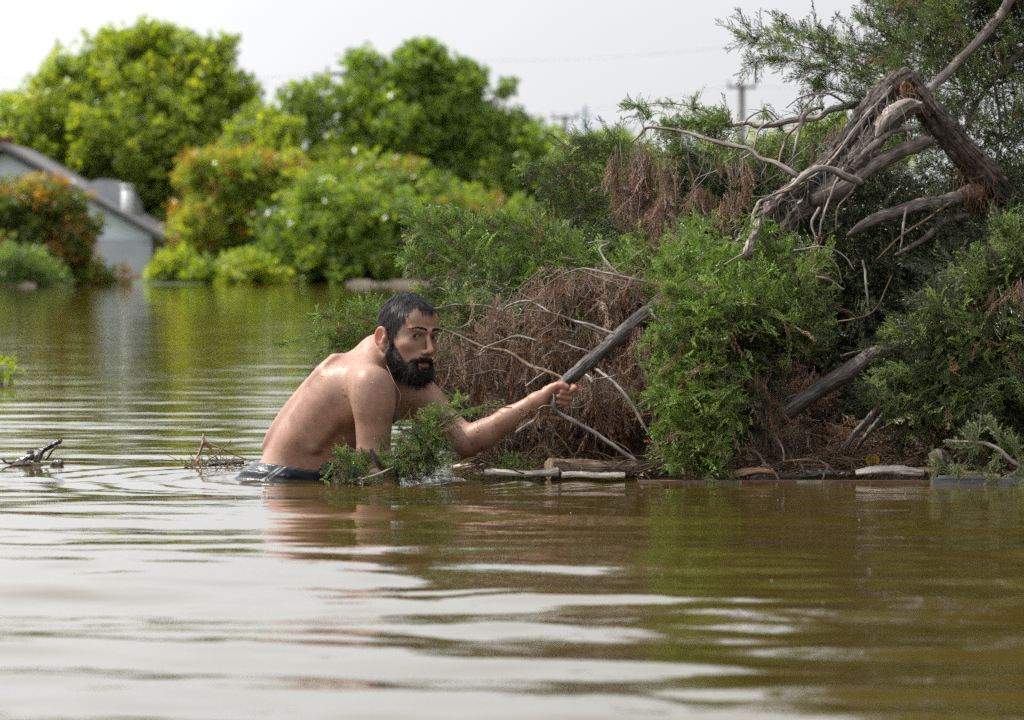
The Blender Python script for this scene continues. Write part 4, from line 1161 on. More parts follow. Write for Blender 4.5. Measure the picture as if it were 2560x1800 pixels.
    for q in [[(1720, 960, 11.9), (1670, 930, 11.9), (1645, 940, 11.9)], [(1700, 1080, 11.9), (1650, 1080, 11.9), (1632, 1060, 11.9)], [(1700, 860, 11.9), (1660, 840, 11.9), (1645, 820, 11.9)],
              [(1730, 1130, 11.9), (1700, 1150, 11.9), (1680, 1165, 11.9)], [(1660, 1010, 11.9), (1640, 990, 11.9), (1620, 1000, 11.9)], [(1700, 740, 11.95), (1680, 715, 11.95), (1672, 705, 11.95)]]:
        c.frond(q, 34, 26, up=.25, size=.7)
    c.obj('bright', root)
    c = Clumps(127)      # right flank of hump and column, its shade put into duller, darker sprays
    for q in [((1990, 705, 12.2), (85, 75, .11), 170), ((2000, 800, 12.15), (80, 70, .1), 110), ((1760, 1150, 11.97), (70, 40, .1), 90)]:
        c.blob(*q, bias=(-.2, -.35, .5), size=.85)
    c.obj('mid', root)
    c = Clumps(128)  # darkest sprays carry the flank shade in their colour
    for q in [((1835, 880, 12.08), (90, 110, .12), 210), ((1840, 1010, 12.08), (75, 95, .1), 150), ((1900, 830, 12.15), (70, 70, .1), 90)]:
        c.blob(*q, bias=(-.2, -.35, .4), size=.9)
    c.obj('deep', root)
    c = Clumps(123)      # right hand masses
    for q in [((2480, 700, 12.05), (105, 105, .14), 200), ((2560, 640, 12.05), (90, 120, .14), 260), ((2400, 800, 12.0), (115, 105, .14), 220), ((2500, 880, 12.0), (140, 130, .15), 220), ((2340, 910, 12.05), (100, 80, .14), 170), ((2290, 1000, 12.05), (90, 70, .12), 200), ((2420, 1000, 12.0), (130, 80, .14), 160), ((2600, 950, 12.0), (120, 160, .15), 200), ((2530, 1060, 12.05), (120, 50, .1), 140)]:
        c.blob(*q, bias=(-.3, -.35, .45), size=.9)
    for q in [[(2450, 700, 11.95), (2420, 690, 11.95), (2425, 670, 11.95)], [(2520, 600, 11.98), (2510, 560, 11.98), (2520, 535, 11.98)], [(2400, 780, 11.95), (2350, 760, 11.95), (2330, 745, 11.95)],
              [(2300, 850, 11.95), (2240, 830, 11.95), (2200, 850, 11.95)], [(2280, 930, 11.95), (2210, 930, 11.95), (2160, 960, 11.95)], [(2250, 990, 11.95), (2190, 1000, 11.95), (2160, 1000, 11.95)]]:
        c.frond(q, 36, 30, up=.35, size=.75)
    c.obj('mid', root)
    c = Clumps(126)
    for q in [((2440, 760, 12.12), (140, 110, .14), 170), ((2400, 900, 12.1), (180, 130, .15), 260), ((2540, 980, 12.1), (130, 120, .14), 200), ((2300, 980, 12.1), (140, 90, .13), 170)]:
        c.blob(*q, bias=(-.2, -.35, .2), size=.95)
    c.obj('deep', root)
    c = Clumps(124)      # inside of the fallen crown, its shade put into near-black leaf colour
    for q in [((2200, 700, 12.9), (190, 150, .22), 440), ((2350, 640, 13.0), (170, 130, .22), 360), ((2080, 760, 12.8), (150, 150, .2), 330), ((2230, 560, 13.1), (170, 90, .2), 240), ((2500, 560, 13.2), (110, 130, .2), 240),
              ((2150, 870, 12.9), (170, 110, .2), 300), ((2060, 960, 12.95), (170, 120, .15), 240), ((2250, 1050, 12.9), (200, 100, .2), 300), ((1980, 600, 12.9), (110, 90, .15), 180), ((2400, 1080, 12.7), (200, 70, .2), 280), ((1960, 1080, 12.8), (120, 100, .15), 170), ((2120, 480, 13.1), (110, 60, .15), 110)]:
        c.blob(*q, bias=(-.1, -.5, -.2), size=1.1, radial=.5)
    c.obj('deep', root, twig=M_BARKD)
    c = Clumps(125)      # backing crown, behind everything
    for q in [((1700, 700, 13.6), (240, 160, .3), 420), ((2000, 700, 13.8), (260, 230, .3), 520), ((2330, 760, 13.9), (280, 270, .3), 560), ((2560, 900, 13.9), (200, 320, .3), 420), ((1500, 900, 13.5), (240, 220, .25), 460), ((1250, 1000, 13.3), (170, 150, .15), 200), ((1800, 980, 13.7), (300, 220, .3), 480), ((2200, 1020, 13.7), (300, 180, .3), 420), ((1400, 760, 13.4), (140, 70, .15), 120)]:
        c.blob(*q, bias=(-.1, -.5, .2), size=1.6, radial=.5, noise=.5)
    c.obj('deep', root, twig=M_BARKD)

    # ---- dead brown foliage on the upper boughs
    c = Clumps(131)
    c.hang([(1540, 365, 12.78), (1562, 350, 12.78)], 46, 130, size=.75)
    c.hang([(1535, 420, 12.78), (1575, 440, 12.78)], 60, 110, size=.8)
    c.hang([(1585, 360, 12.76), (1615, 350, 12.76)], 130, 200, size=.85)
    c.hang([(1590, 420, 12.74), (1612, 420, 12.74)], 80, 150, size=.85)
    c.hang([(1645, 400, 12.7), (1690, 380, 12.7)], 40, 90, size=.7)
    c.hang([(1640, 480, 12.68), (1700, 430, 12.68), (1740, 470, 12.68)], 110, 150, size=.8)
    c.hang([(1655, 500, 12.66), (1685, 490, 12.66)], 100, 150, size=.9)
    c.hang([(1720, 470, 12.66), (1760, 470, 12.66)], 60, 90, size=.8)
    c.hang([(1830, 410, 12.6), (1860, 395, 12.6)], 36, 70, size=.75)
    c.hang([(1760, 500, 12.62), (1860, 470, 12.62)], 70, 100, size=.75)
    c.hang([(1600, 600, 12.55), (1700, 580, 12.55)], 140, 130, size=.85)
    c.hang([(2050, 330, 12.7), (2110, 300, 12.7)], 30, 80, size=.7)
    c.hang([(1690, 700, 12.3), (1780, 660, 12.3)], 40, 60, size=.7)
    c.obj('dead', root, 'dead_foliage', twig=M_SILV)
    c = Clumps(132)
    c.hang([(1850, 930, 11.98), (1880, 915, 11.98), (1905, 940, 11.98)], 80, 130, size=.8)
    c.hang([(1905, 960, 11.98), (1920, 980, 11.98)], 60, 150, size=.75)
    c.hang([(2480, 720, 11.92), (2560, 690, 11.92)], 40, 60, size=.7)
    c.obj('dead', root, 'dead_foliage', twig=M_SILV)
    c = Clumps(133)      # brown litter in the shade low down
    for q in [((2000, 1010, 12.6), (130, 80, .15), 160), ((2350, 1110, 12.45), (220, 45, .2), 240), ((2050, 1120, 12.4), (180, 45, .15), 200)]:
        c.blob(*q, bias=(0, -.2, -.4), size=.8)
    c.obj('dead', root, 'dead_foliage', twig=M_BARKD)
    return root

def build_dead_limb():
    root = empty('dead_juniper_limb', [0.25, 12.2, 0], 'dead limb with drooping rust-brown foliage whose broken end the man grips', 'dead branch')
    limb('limb', [(1398, 972, 12.03, 8), (1408, 960, 12.03, 14), (1430, 942, 12.04, 16), (1465, 913, 12.08, 16.5), (1509, 878, 12.12, 17), (1561, 834, 12.18, 20), (1592, 809, 12.22, 20), (1640, 770, 12.3, 20), (1720, 720, 12.45, 18)], M_BARKW, root, seg=10, sides=20, bark=.06, seed=61, wig=.03, label='wet dark broken limb, pale where the bark is stripped')
    limb('twig', [(1396, 970, 12.02, 7), (1385, 990, 12.01, 7), (1384, 1012, 12.0, 7), (1390, 1026, 12.0, 6), (1426, 1048, 11.98, 5.5), (1489, 1084, 11.96, 5), (1537, 1115, 11.95, 5), (1592, 1153, 11.94, 4)], M_SILV, root, seg=8, sides=8, bark=.04, seed=62)
    tw = [
        [(1097, 822, 12.3, 3.4), (1130, 833, 12.3, 3.8), (1160, 845, 12.28, 4), (1223, 871, 12.25, 4.6), (1270, 880, 12.2, 5), (1325, 912, 12.15, 5), (1360, 925, 12.1, 5), (1408, 945, 12.06, 5)],
        [(1160, 916, 12.25, 2), (1190, 893, 12.25, 2.6), (1223, 873, 12.25, 3)],
        [(1040, 775, 12.45, 3), (1097, 772, 12.45, 3), (1148, 763, 12.45, 3), (1227, 768, 12.42, 2.6), (1300, 790, 12.4, 2)],
        [(1200, 880, 12.22, 2), (1215, 868, 12.22, 2), (1270, 848, 12.2, 3), (1300, 842, 12.2, 4), (1345, 852, 12.18, 3)],
        [(1320, 775, 12.2, 2.4), (1378, 783, 12.18, 3), (1434, 802, 12.16, 4.5), (1489, 827, 12.15, 4.5), (1529, 848, 12.15, 3.6)],
        [(1434, 802, 12.17, 4), (1473, 812, 12.14, 4.5), (1537, 835, 12.13, 4)],
        [(1398, 854, 12.1, 2.4), (1440, 868, 12.1, 2.8), (1489, 886, 12.1, 3.4)],
        [(1480, 920, 12.1, 4), (1497, 929, 12.05, 5), (1549, 973, 12.0, 6), (1592, 1028, 11.98, 6), (1624, 1086, 11.96, 4)],
        [(1374, 1064, 12.0, 3), (1410, 1107, 12.0, 3.4), (1434, 1139, 12.0, 2)],
        [(1470, 607, 12.5, 2), (1500, 601, 12.5, 3), (1525, 604, 12.5, 3), (1502, 618, 12.48, 4), (1513, 651, 12.46, 4), (1545, 687, 12.42, 4.5), (1573, 719, 12.4, 4)],
        [(1410, 686, 12.3, 2), (1458, 674, 12.3, 3), (1517, 685, 12.3, 4.5), (1577, 699, 12.28, 5), (1632, 710, 12.26, 4), (1690, 730, 12.25, 4)],
        [(1440, 672, 12.34, 2), (1510, 700, 12.34, 3), (1590, 725, 12.32, 3)],
        [(1560, 655, 12.35, 2), (1530, 680, 12.35, 2.6), (1515, 690, 12.35, 2)],
        [(1628, 774, 12.15, 5), (1640, 795, 12.13, 5), (1655, 808, 12.12, 5.5), (1664, 822, 12.12, 4)],
        [(1255, 780, 12.3, 2), (1275, 762, 12.3, 3), (1310, 752, 12.3, 3.4), (1340, 762, 12.3, 3), (1378, 783, 12.25, 3)],
        [(1290, 800, 12.3, 1.5), (1310, 770, 12.3, 2), (1340, 745, 12.3, 2), (1365, 748, 12.3, 2), (1380, 775, 12.3, 1.5)],
        [(1320, 740, 12.32, 1.5), (1330, 722, 12.32, 2), (1360, 715, 12.32, 2), (1400, 690, 12.32, 2)],
        [(1465, 935, 12.02, 4), (1478, 945, 12.0, 4.5), (1481, 955, 11.99, 3)],
        [(1481, 950, 12.0, 3), (1510, 946, 12.0, 2.6), (1540, 938, 12.0, 2)],
        [(1440, 985, 12.0, 1.6), (1430, 1000, 12.0, 1.8), (1426, 1020, 12.0, 1.4)],
        [(1425, 985, 12.0, 2), (1445, 975, 12.0, 2.2), (1470, 970, 12.0, 1.6)],
        [(1348, 1030, 11.96, 3), (1335, 1050, 11.95, 5), (1312, 1068, 11.95, 7), (1290, 1082, 11.95, 5)],
        [(1384, 1012, 11.98, 2.4), (1360, 1016, 11.96, 2.2), (1345, 1022, 11.95, 2)],
        [(1383, 985, 11.97, 1.6), (1386, 1010, 11.96, 2)],
        [(1330, 912, 12.12, 3), (1345, 935, 12.1, 3), (1330, 960, 12.1, 2)],
        [(1365, 930, 12.1, 2), (1340, 945, 12.08, 2.6), (1315, 965, 12.06, 2)],
    ]
    for k, t in enumerate(tw):
        limb('twig', [(a_, b_, c_, d_ * .8) for a_, b_, c_, d_ in t], M_SILV if k % 4 else M_TWIG, root, seg=7, sides=7, bark=.03, seed=160 + k, wig=.13, knots=0.03)
    r = np.random.default_rng(9)
    mb = MB()
    for k in range(150):
        a = P(r.uniform(1110, 1640), r.uniform(640, 1120), 12.1 + r.uniform(-.05, .35))
        w = r.choice([-1, -1, 1]) * r.uniform(.02, .11); h = r.uniform(-.03, .03)
        C = catmull(np.array([a, a + [w * .3, r.normal() * .01, h + r.normal() * .006], a + [w * .7, r.normal() * .02, h * .9 + r.normal() * .01], a + [w, r.normal() * .01, h - r.uniform(-.02, .05)]]), 4)
        mb_tube(mb, C, np.linspace(.0010, .0004, len(C)), sides=4, cap=False)
    mb.obj('fine_dead_twigs', M_SILV, root)['kind'] = 'stuff'
    def curtain(seed, rows):
        c = Clumps(seed)
        for (x0, y0, x1, y1, Y, n, drop, s) in rows:
            c.hang([(x0, y0, Y), ((x0 + x1) / 2, min(y0, y1) - 12, Y), (x1, y1, Y)], n, drop, size=s * .92, w=17, noise=.26)
        c.obj('dead', root, 'dead_foliage', twig=M_SILV)
    curtain(141, [(1210, 765, 1300, 745, 12.45, 150, 100, .8), (1320, 780, 1400, 765, 12.35, 140, 90, .8), (1300, 720, 1420, 690, 12.5, 170, 120, .8), (1420, 690, 1540, 680, 12.4, 220, 130, .85), (1540, 700, 1660, 700, 12.4, 220, 130, .85), (1200, 820, 1260, 800, 12.4, 90, 90, .8)])
    curtain(142, [(1085, 850, 1170, 850, 12.25, 150, 110, .8), (1110, 900, 1200, 900, 12.25, 120, 80, .8), (1180, 910, 1260, 900, 12.2, 170, 120, .8), (1260, 900, 1330, 920, 12.22, 150, 130, .8), (1200, 850, 1300, 860, 12.3, 120, 90, .8), (1300, 860, 1400, 870, 12.3, 170, 130, .85)])
    curtain(143, [(1390, 820, 1500, 820, 12.35, 240, 160, .9), (1500, 800, 1640, 790, 12.35, 260, 180, .9), (1440, 960, 1520, 940, 12.15, 190, 170, .9), (1520, 930, 1640, 900, 12.25, 260, 220, .95), (1380, 960, 1450, 960, 12.25, 130, 160, .85), (1600, 820, 1670, 830, 12.1, 110, 130, .85)])
    curtain(144, [(1400, 1040, 1520, 1010, 12.3, 230, 110, .9), (1500, 1040, 1660, 1010, 12.3, 260, 130, .95), (1250, 1030, 1400, 1040, 12.35, 260, 110, .9), (1180, 1000, 1260, 1000, 12.4, 120, 100, .85), (1220, 1090, 1400, 1090, 12.2, 200, 60, .8), (1300, 940, 1380, 930, 12.4, 130, 100, .85), (1400, 900, 1650, 900, 12.6, 340, 230, 1.1), (1230, 900, 1420, 900, 12.6, 260, 200, 1.1)])
    c = Clumps(146)
    for q in [((1270, 810, 12.35), (70, 40, .08), 34), ((1420, 730, 12.4), (90, 40, .08), 50), ((1580, 760, 12.35), (80, 70, .1), 70), ((1180, 900, 12.25), (60, 40, .06), 30), ((1350, 900, 12.3), (90, 70, .1), 60), ((1560, 960, 12.2), (90, 100, .1), 90), ((1450, 1040, 12.2), (110, 70, .1), 80), ((1250, 970, 12.35), (70, 50, .08), 36)]:
        c.blob(*q, bias=(0, -.2, -.45), size=.75, noise=.5)
    c.obj('dead', root, 'dead_foliage', twig=M_BARKD)
    c = Clumps(145)
    c.blob((1330, 1120, 12.3), (150, 35, .15), 220, bias=(0, -.2, -.2), size=.8)
    c.blob((1480, 1130, 12.35), (180, 30, .15), 200, bias=(0, -.2, -.2), size=.8)
    c.blob((1350, 1045, 11.98), (50, 25, .04), 50, bias=(0, -.2, -.2), size=.5)
    c.obj('dead', root, 'dead_foliage', twig=M_SILV)

def build_small_branches():
    root = empty('juniper_branch', P(960, 1190, 11.85) * [1, 1, 0], 'wet green juniper branch floating in front of the crouching man', 'juniper branch')
    limb('branch', [(1280, 1020, 11.8, 1.4), (1230, 1018, 11.78, 1.8), (1150, 1030, 11.75, 2.6), (1080, 1080, 11.75, 5), (1000, 1150, 11.78, 5), (900, 1185, 11.8, 4)], M_TWIG, root, sides=7, seed=71)
    limb('branch', [(925, 1120, 11.72, 4), (940, 1150, 11.72, 6), (965, 1185, 11.75, 7), (985, 1200, 11.78, 5)], M_BARKW, root, sides=8, seed=72)
    limb('branch', [(905, 1198, 11.72, 3), (945, 1185, 11.7, 3.4), (985, 1168, 11.7, 2.4)], M_SILV, root, sides=7, seed=73)
    c = Clumps(151)
    c.frond([(1080, 1080, 11.76), (1090, 1040, 11.76), (1130, 1010, 11.76), (1160, 985, 11.76)], 60, 40, up=.4, size=.6)
    c.frond([(1040, 1100, 11.76), (1070, 1050, 11.76), (1080, 1030, 11.76), (1068, 1020, 11.76)], 40, 26, up=.5, size=.5)
    c.frond([(1090, 1070, 11.74), (1150, 1040, 11.74), (1200, 1020, 11.74), (1275, 1012, 11.74)], 34, 10, up=.1, size=.4)
    c.frond([(960, 1190, 11.75), (900, 1160, 11.75), (860, 1140, 11.75), (830, 1120, 11.75)], 70, 30, up=.35, size=.6)
    c.frond([(1000, 1190, 11.75), (960, 1160, 11.75), (930, 1150, 11.75), (900, 1120, 11.75)], 60, 30, up=.4, size=.55)
    c.blob((1050, 1110, 11.78), (60, 45, .06), 100, bias=(-.2, -.3, .4), size=.6)
    c.obj('bright', root)
    c = Clumps(152)
    c.blob((1030, 1150, 11.76), (95, 42, .08), 200, bias=(-.1, -.3, -.2), size=.6)
    c.blob((900, 1180, 11.76), (80, 22, .06), 90, bias=(-.1, -.3, .1), size=.55)
    c.blob((1060, 1085, 11.78), (50, 40, .05), 60, bias=(-.1, -.3, -.4), size=.6)
    c.obj('mid', root)
    root = empty('juniper_sprig', P(1290, 1185, 12.1) * [1, 1, 0], 'small dark green juniper tuft standing in the water by the pale floating log', 'juniper sprig')
    c = Clumps(153)
    c.blob((1288, 1165, 12.08), (52, 34, .06), 130, bias=(0, -.2, .7), size=.5)
    c.obj('mid', root)
    root = empty('juniper_branch', P(2480, 1210, 11.75) * [1, 1, 0], 'pale bluish-green juniper branch trailing in the water at the lower right corner', 'juniper branch')
    limb('branch', [(2600, 1190, 11.7, 5), (2540, 1160, 11.7, 5), (2490, 1120, 11.72, 5), (2440, 1106, 11.72, 4), (2400, 1105, 11.74, 3), (2365, 1100, 11.76, 2)], M_SILV, root, sides=7, seed=75)
    c = Clumps(154)
    for q in [[(2450, 1110, 11.72), (2410, 1120, 11.72), (2370, 1100, 11.72)], [(2440, 1110, 11.72), (2430, 1080, 11.72), (2410, 1065, 11.72)], [(2500, 1130, 11.72), (2470, 1170, 11.72), (2430, 1190, 11.72)],
              [(2560, 1190, 11.68), (2540, 1120, 11.68), (2530, 1080, 11.68)], [(2540, 1180, 11.68), (2490, 1200, 11.68), (2450, 1212, 11.68)], [(2580, 1190, 11.66), (2540, 1215, 11.66), (2500, 1225, 11.66)], [(2500, 1100, 11.7), (2480, 1060, 11.7), (2455, 1040, 11.7)], [(2330, 1190, 11.8), (2350, 1160, 11.8), (2340, 1130, 11.8)], [(2390, 1200, 11.78), (2400, 1170, 11.78), (2420, 1150, 11.78)]]:
        c.frond(q, 17, 20, up=.25, size=.55)
    c.obj('pale', root)

build_standing_juniper()
build_juniper()
build_dead_limb()
build_small_branches()
# ================================================================ THE MAN (one continuous body, grown as an implicit surface)
def rc(a, b, ra, rb, k=.02):
    """round cone from a to b"""
    a = np.array(a, float); b = np.array(b, float)
    c = (a + b) / 2; R = np.linalg.norm(b - a) / 2 + max(ra, rb)
    ba = b - a; l2 = ba @ ba
    def f(p):
        h = np.clip(((p - a) @ ba) / l2, 0, 1)
        return np.linalg.norm(p - a - h[:, None] * ba, axis=1) - (ra + (rb - ra) * h)
    return ('u', f, c, R, k)

def el(c, r, M=None, k=.02, op='u'):
    """ellipsoid; rows of M are its axes"""
    c = np.array(c, float); r = np.array(r, float)
    def f(p):
        q = p - c
        if M is not None: q = q @ M.T
        k0 = np.linalg.norm(q / r, axis=1); k1 = np.linalg.norm(q / (r * r), axis=1)
        return np.where(k1 < 1e-9, -r.min(), k0 * (k0 - 1) / (k1 + 1e-12))
    return (op, f, c, r.max(), k)

def sub(p, k=None):
    return ('s', p[1], p[2], p[3], p[4] if k is None else k)

def sdf(prims, p):
    d = np.full(len(p), 1.0)
    for op, f, c, R, k in prims:
        e = f(p)
        if op == 'u':
            if k > 0:
                h = np.clip(.5 + .5 * (d - e) / k, 0, 1)
                d = d * (1 - h) + e * h - k * h * (1 - h)
            else: d = np.minimum(d, e)
        else:
            if k > 0:
                h = np.clip(.5 - .5 * (d + e) / k, 0, 1)
                d = d * (1 - h) - e * h + k * h * (1 - h)
            else: d = np.maximum(d, -e)
    return d

def nets(prims, lo, hi, h, block=16, extra=None):
    """surface of the implicit body by surface nets on a sparse grid"""
    lo = np.array(lo, float); hi = np.array(hi, float)
    nb = np.ceil((hi - lo) / (h * block)).astype(int)
    n = nb * block + 1
    G = np.ones(n, np.float32)
    off = np.stack(np.meshgrid(*[np.arange(block + 1)] * 3, indexing='ij'), -1).reshape(-1, 3)
    half = h * block * .87
    cc = np.stack(np.meshgrid(*[np.arange(k) for k in nb], indexing='ij'), -1).reshape(-1, 3)
    ctr = lo + (cc + .5) * h * block
    D = sdf(prims, ctr)
    for b, c, d in zip(cc, ctr, D):
        s = tuple(slice(b[i] * block, (b[i] + 1) * block + 1) for i in range(3))
        if abs(d) > half + .03:
            G[s] = np.sign(d); continue
        near = [q for q in prims if np.linalg.norm(c - q[2]) < q[3] + half + max(q[4], .012) + .004]
        if not near: continue
        p = lo + (b * block + off) * h
        v = sdf(near, p)
        if extra is not None: v = extra(p, v)
        G[s] = v.reshape(block + 1, block + 1, block + 1)
    acc_c = []; acc_p = []; quads = []
    sz = np.array(G.shape)
    def cid(ijk): return (ijk[:, 0] * sz[1] + ijk[:, 1]) * sz[2] + ijk[:, 2]
    edges = []
    for ax in range(3):
        a = [slice(None)] * 3; b = [slice(None)] * 3
        a[ax] = slice(0, -1); b[ax] = slice(1, None)
        A, B = G[tuple(a)], G[tuple(b)]
        ii = np.argwhere((A < 0) != (B < 0))
        o1, o2 = (ax + 1) % 3, (ax + 2) % 3
        ok = (ii[:, o1] > 0) & (ii[:, o2] > 0) & (ii[:, o1] < sz[o1] - 1) & (ii[:, o2] < sz[o2] - 1)
        ii = ii[ok]
        va = A[tuple(ii.T)]; vb = B[tuple(ii.T)]
        t = va / (va - vb)
        pos = ii.astype(float); pos[:, ax] += t
        cs = []
        for d1, d2 in ((-1, -1), (0, -1), (0, 0), (-1, 0)):
            q = ii.copy(); q[:, o1] += d1; q[:, o2] += d2
            cs.append(cid(q)); acc_c.append(cs[-1]); acc_p.append(pos)
        Q = np.stack(cs, -1)
        Q[va >= 0] = Q[va >= 0][:, ::-1]
        quads.append(Q)
    acc_c = np.concatenate(acc_c); acc_p = np.concatenate(acc_p); Q = np.concatenate(quads)
    u, inv = np.unique(acc_c, return_inverse=True)
    cnt = np.bincount(inv)
    V = np.stack([np.bincount(inv, acc_p[:, i]) / cnt for i in range(3)], -1)
    Q = np.searchsorted(u, Q)
    V = lo + V * h
    # one relaxing pass keeps the surface even
    return V, Q

def relax(V, Q, it=1, lam=.5):
    E = np.concatenate([Q[:, [0, 1]], Q[:, [1, 2]], Q[:, [2, 3]], Q[:, [3, 0]]])
    for _ in range(it):
        S = np.zeros_like(V); c = np.zeros(len(V))
        for i in range(3):
            S[:, i] = np.bincount(E[:, 0], V[E[:, 1], i], len(V)) + np.bincount(E[:, 1], V[E[:, 0], i], len(V))
        c = np.bincount(E[:, 0], minlength=len(V)) + np.bincount(E[:, 1], minlength=len(V))
        V = V * (1 - lam) + lam * S / np.maximum(c, 1)[:, None]
    return V

def vnorm(V, Q):
    n = np.cross(V[Q[:, 2]] - V[Q[:, 0]], V[Q[:, 3]] - V[Q[:, 1]])
    N = np.zeros_like(V)
    for j in range(4):
        for i in range(3): N[:, i] += np.bincount(Q[:, j], n[:, i], len(V))
    return N / (np.linalg.norm(N, axis=1)[:, None] + 1e-12)

MAN_Y = 12.0
def Qp(px, py, dy=0.0):
    return P(px, py, MAN_Y + dy)

# body frame
BX = np.array([.42, .9075, 0.0]); BX /= np.linalg.norm(BX)
BZ = np.array([.585, -.273, .76]); BZ /= np.linalg.norm(BZ)
BY = np.cross(BZ, BX); BY /= np.linalg.norm(BY)     # front of the trunk
if BY[0] < 0: BY = -BY
BM = np.stack([BX, BY, BZ])
BO = Qp(744, 1197, .09)
def B(x, y, z): return BO + x * BX + y * BY + z * BZ
def bl(x, y, z, r, k=.03, op='u'): return el(B(x, y, z), r, BM, k, op)

# head frame: turned to the camera, chin a little down, tilted
yaw, pitch, roll = math.radians(38), math.radians(6), math.radians(5)
hf = np.array([math.sin(yaw), -math.cos(yaw), 0]); hu = np.array([0, 0, 1.0]); hx = np.cross(hu, hf) * -1
hx = np.array([math.cos(yaw), math.sin(yaw), 0])     # his left
hf2 = hf * math.cos(pitch) - hu * math.sin(pitch); hu2 = hu * math.cos(pitch) + hf * math.sin(pitch)
hx3 = hx * math.cos(roll) - hu2 * math.sin(roll); hu3 = hu2 * math.cos(roll) + hx * math.sin(roll)
HM = np.stack([hx3, hf2, hu3])
HO = Qp(1022, 834, -.07)
def H(x, y, z): return HO + x * HM[0] + y * HM[1] + z * HM[2]
def hl(x, y, z, r, k=.012, op='u', M=None): return el(H(x, y, z), r, HM if M is None else M @ HM, k, op)
def hrc(a, b, ra, rb, k=.012): return rc(H(*a), H(*b), ra, rb, k)
def to_head(p): return (p - HO) @ HM.T
def to_body(p): return (p - BO) @ BM.T

def rotz(a): c, s = math.cos(a), math.sin(a); return np.array([[c, s, 0], [-s, c, 0], [0, 0, 1.]])
def roty(a): c, s = math.cos(a), math.sin(a); return np.array([[c, 0, -s], [0, 1, 0], [s, 0, c]])

def head_prims():
    p = [hl(0, -.016, .030, (.0715, .088, .078), .02), hl(0, .020, -.010, (.066, .062, .078), .02),
         hl(0, .036, -.050, (.050, .046, .058), .02),
         hl(0, .055, .042, (.053, .025, .038), .02)]
    for s in (-1, 1):
        p += [hl(s * .041, .050, -.026, (.019, .022, .016), .016),              # cheekbone
              hrc((s * .014, .066, -.098), (s * .053, -.004, -.062), .017, .016, .02),   # jaw
              hrc((s * .010, .0845, .0165), (s * .042, .068, .0175), .0080, .0080, .010)]   # brow ridge
    p += [hl(0, .068, -.101, (.024, .020, .018), .018),                          # chin
          hl(0, .066, -.064, (.030, .026, .026), .014)]
    for s in (-1, 1):
        p.append(sub(hl(s * .0310, .0935, -.001, (.0155, .0165, .0100)), .008))   # socket
    p += [hrc((0, .083, .010), (0, .1065, -.030), .0058, .0078, .008),          # bridge
          hl(0, .1080, -.0355, (.0105, .0110, .0095), .006)]
    for s in (-1, 1):
        p += [hl(s * .0115, .0965, -.041, (.0075, .0105, .0075), .005)]
    for s in (-1, 1):
        p += [sub(hl(s * .0062, .1035, -.0475, (.0034, .0060, .0036)), .002)]
    p += [hl(0, .0880, -.0685, (.0220, .0065, .0045), .004), hl(0, .0872, -.0785, (.0190, .0070, .0052), .004),
          sub(hl(0, .0985, -.0735, (.0225, .0085, .0013)), .0015)]
    for s in (-1, 1):                                                             # lids round the eyeball, opened
        p += [hl(s * .0315, .0668, 0, (.0142, .0138, .0132), .004),
              sub(hl(s * .0315, .0820, -.0012, (.0134, .0105, .0046)), .0008)]
    for s in (-1, 1):                                                             # ears
        M = rotz(s * .55) @ roty(s * .10)
        p += [hl(s * .0795, -.018, -.018, (.0072, .0205, .0305), .004, M=M),
              hl(s * .0745, -.012, -.046, (.0060, .0100, .0100), .005, M=M),
              sub(hl(s * .0875, -.0165, -.013, (.0062, .0135, .0215), M=M), .002),
              hl(s * .0790, -.006, -.022, (.0035, .0050, .0090), .003, M=M), hl(s * .0815, -.020, -.008, (.0030, .0050, .0110), .002, M=M)]
    return p
HP = head_prims()

